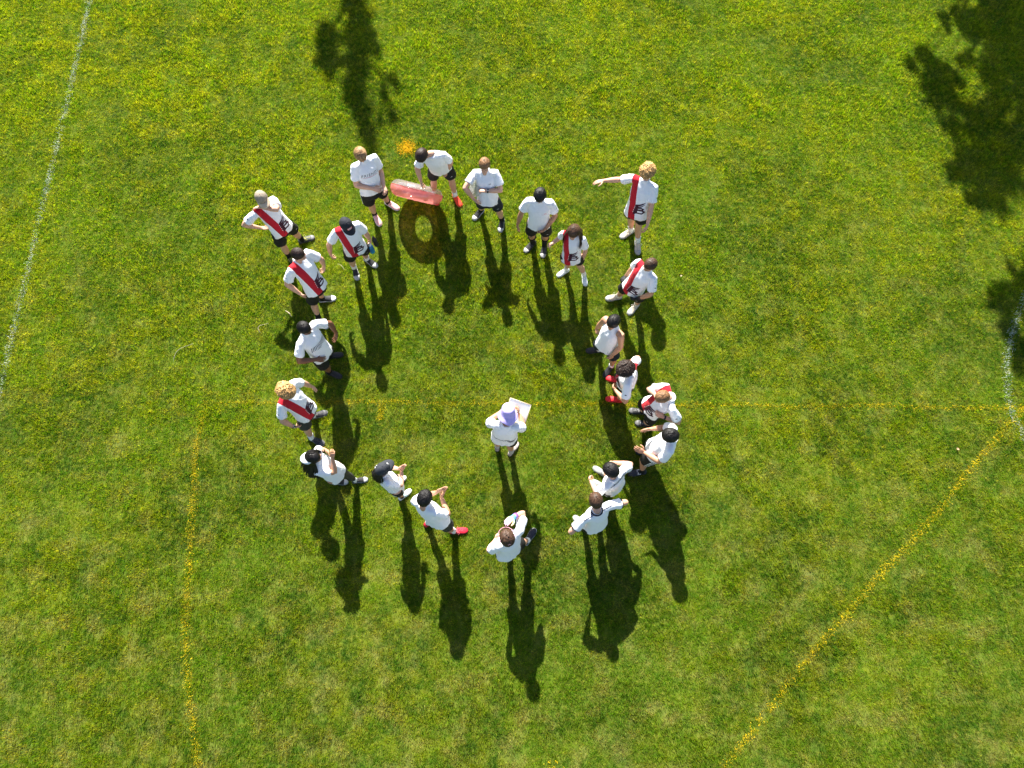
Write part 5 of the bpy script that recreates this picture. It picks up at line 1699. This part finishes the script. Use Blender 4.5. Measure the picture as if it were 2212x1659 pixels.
for r_ in (.045, .062, .080):
    pts = [d1 * r_ * math.cos(t) + d2 * r_ * math.sin(t) + dn * .0125 for t in np.linspace(0, 6.2832, 41)]
    tube(b, pts, [.0012] * 41, 5, cap=False)
link('printed_rings', b.mesh('printed_rings', [mat('disc_print', (.35, .33, .34), .6)]), do)

# the two bottles
def bottle(name, label, top, bot, r, bodym, capm, capname):
    top, bot = V(*top), V(*bot)
    L_ = np.linalg.norm(top - bot)
    axz = nrm(top - bot)
    b = MB()
    tube(b, [axz * q * L_ for q in (0, .015, .04, .35, .45, .62, .72, .78)], [r * .80, r * .97, r, r, r * .92, r, r * .86, r * .55], 20, cap=True)
    o = link(name, b.mesh(name, [bodym]))
    o.location = bot
    tag(o, label, 'bottle')
    b = MB()
    tube(b, [axz * q * L_ for q in (.76, .80, .90, .93, 1.0)], [r * .64, r * .66, r * .60, r * .32, r * .26], 16)
    link(capname, b.mesh(capname, [capm]), o)
    b = MB()
    for q in (.20, .28, .55):
        tube(b, [axz * (q - .008) * L_, axz * q * L_, axz * (q + .008) * L_], [r * 1.0, r * 1.035, r * 1.0], 20)
    link('grip_ribs', b.mesh('grip_ribs', [bodym]), o)
HV = FR['V']
hv = HV['base'] + HV['J']['haL']
hw = HV['base'] + HV['J']['wrL']
pc = lerp(hw, hv, .72)
bottle('blue_bottle', 'bright blue sports bottle with white cap hanging from one hand', pc + V(-.030, -.050, .045), pc + V(-.010, -.085, -.175), .042, film('blue_plastic', (.10, .62, .92), (.04, .46, .82), .55, .08), mat('white_plastic', (.75, .75, .76), .4), 'cap')
bottle('black_bottle', 'black insulated bottle held next to the blue sports bottle', pc + V(.030, .048, .075), pc + V(.052, .020, -.145), .039, mat('black_steel', (.012, .012, .014), .35, .5), mat('black_plastic', (.02, .02, .022), .5), 'cap')

# white board and pen
bc = [V(-.024, 2.792, 1.22), V(.263, 2.688, 1.22), V(.183, 2.508, 1.05), V(-.108, 2.613, 1.05)]
c = sum(bc) / 4
e1 = nrm(bc[1] - bc[0])
e2 = nrm((bc[0] - bc[3]) - e1 * np.dot(bc[0] - bc[3], e1))
e3 = np.cross(e1, e2)
b = MB()
box(b, V(0, 0, 0), e1, e2, e3, (.152, .165, .004))
wbd = link('white_board', b.mesh('white_board', [mat('board_white', (.80, .80, .79), .35, .4)], smooth=False))
wbd.location = c
tag(wbd, 'white rectangular coaching board held by the person in the lavender hat', 'board')
b = MB()
for i in range(4):
    a0, a1 = [(-1, -1), (1, -1), (1, 1), (-1, 1)][i], [(1, -1), (1, 1), (-1, 1), (-1, -1)][i]
    p0 = e1 * .152 * a0[0] + e2 * .165 * a0[1]
    p1 = e1 * .152 * a1[0] + e2 * .165 * a1[1]
    tube(b, [p0, p1], [.0058, .0058], 8)
link('frame', b.mesh('frame', [mat('board_frame', (.62, .50, .34), .5)]), wbd)
HW_ = FR['W']
wr, axh, n, th = hand_axes(PEOPLE[-1], HW_, 'R')
pp = HW_['base'] + wr + axh * .10 + n * .03
b = MB()
tube(b, [V(0, 0, 0), V(-.012, .020, -.045), V(-.03, .045, -.10), V(-.036, .053, -.118)], [.006, .0065, .0065, .002], 10)
pen = link('marker_pen', b.mesh('marker_pen', [mat('pen_white', (.7, .7, .7), .4)]))
pen.location = pp
tag(pen, 'small marker pen in the writing hand over the white board', 'pen')
b = MB()
tube(b, [V(.006, -.010, .022), V(0, 0, 0)], [.0068, .0070], 10)
link('cap', b.mesh('cap', [mat('pen_black', (.02, .02, .03), .4)]), pen)

# bits lying on the grass
def twig(label, x, y, ang, ln, col, bend=.3, r=.004, z=.036):
    b = MB()
    dr, sd_ = V(math.cos(ang), math.sin(ang), 0), V(-math.sin(ang), math.cos(ang), 0)
    pts = [dr * ln * (t - .5) + sd_ * bend * ln * math.sin(t * math.pi * 1.2) + Z3 * (.004 * math.sin(t * 5)) for t in np.linspace(0, 1, 9)]
    tube(b, pts, [r * (1 - .5 * abs(2 * t - 1)) for t in np.linspace(0, 1, 9)], 6)
    o = link('twig', b.mesh('twig', [mat('twig_%.2f' % col[0], col, .9, .1)]))
    o.location = (x, y, z)
    tag(o, label, 'twig', 'twigs on the grass')
def leaf(label, x, y, ang, ln, col, z=.040):
    b = MB()
    dr, sd_ = V(math.cos(ang), math.sin(ang), 0), V(-math.sin(ang), math.cos(ang), 0)
    vs, fs = [], []
    for lay in (0, 1):
        for i in range(9):
            t = i / 8
            w = ln * .28 * math.sin(math.pi * t ** .8)
            for q in (-1, 0, 1):
                vs.append(dr * ln * (t - .5) + sd_ * w * q + Z3 * (.10 * ln * abs(q) + .15 * ln * (t - .5) ** 2 * 4 - .0012 * lay))
    for lay in (0, 1):
        for i in range(8):
            for q in (0, 1):
                k_ = lay * 27 + i * 3 + q
                f = (k_, k_ + 1, k_ + 4, k_ + 3)
                fs.append(f if not lay else f[::-1])
    b.add(vs, fs)
    o = link('fallen_leaf', b.mesh('fallen_leaf', [mat('dry_leaf_%.2f' % col[0], col, .85, .15, var=.2, vscale=60)]))
    o.location = (x, y, z)
    tag(o, label, 'leaf', 'dry leaves on the grass')
twig('pale peeled stick lying in the shadow left of the stripe-shirted person', -3.66, 4.62, math.radians(-40), .16, (.50, .42, .28), .06, .007)
twig('thin pale straw curved on the grass beside the person with two bottles', -2.86, 5.47, math.radians(-40), .16, (.46, .43, .24), .10, .003)
twig('curled thin dry stem on the open grass left of the circle', -4.05, 4.37, math.radians(70), .20, (.35, .30, .22), .40, .0035)
twig('long thin crooked dry stem on the grass at the far left', -5.31, 3.95, math.radians(55), .42, (.30, .26, .20), .18, .0038)
leaf('small pale dry leaf on the grass right of the person with gloves', 2.82, 5.30, .6, .045, (.36, .30, .19))
leaf('small tan leaf above the diagonal yellow line at the right', 6.87, 2.36, 2.2, .055, (.42, .24, .14))
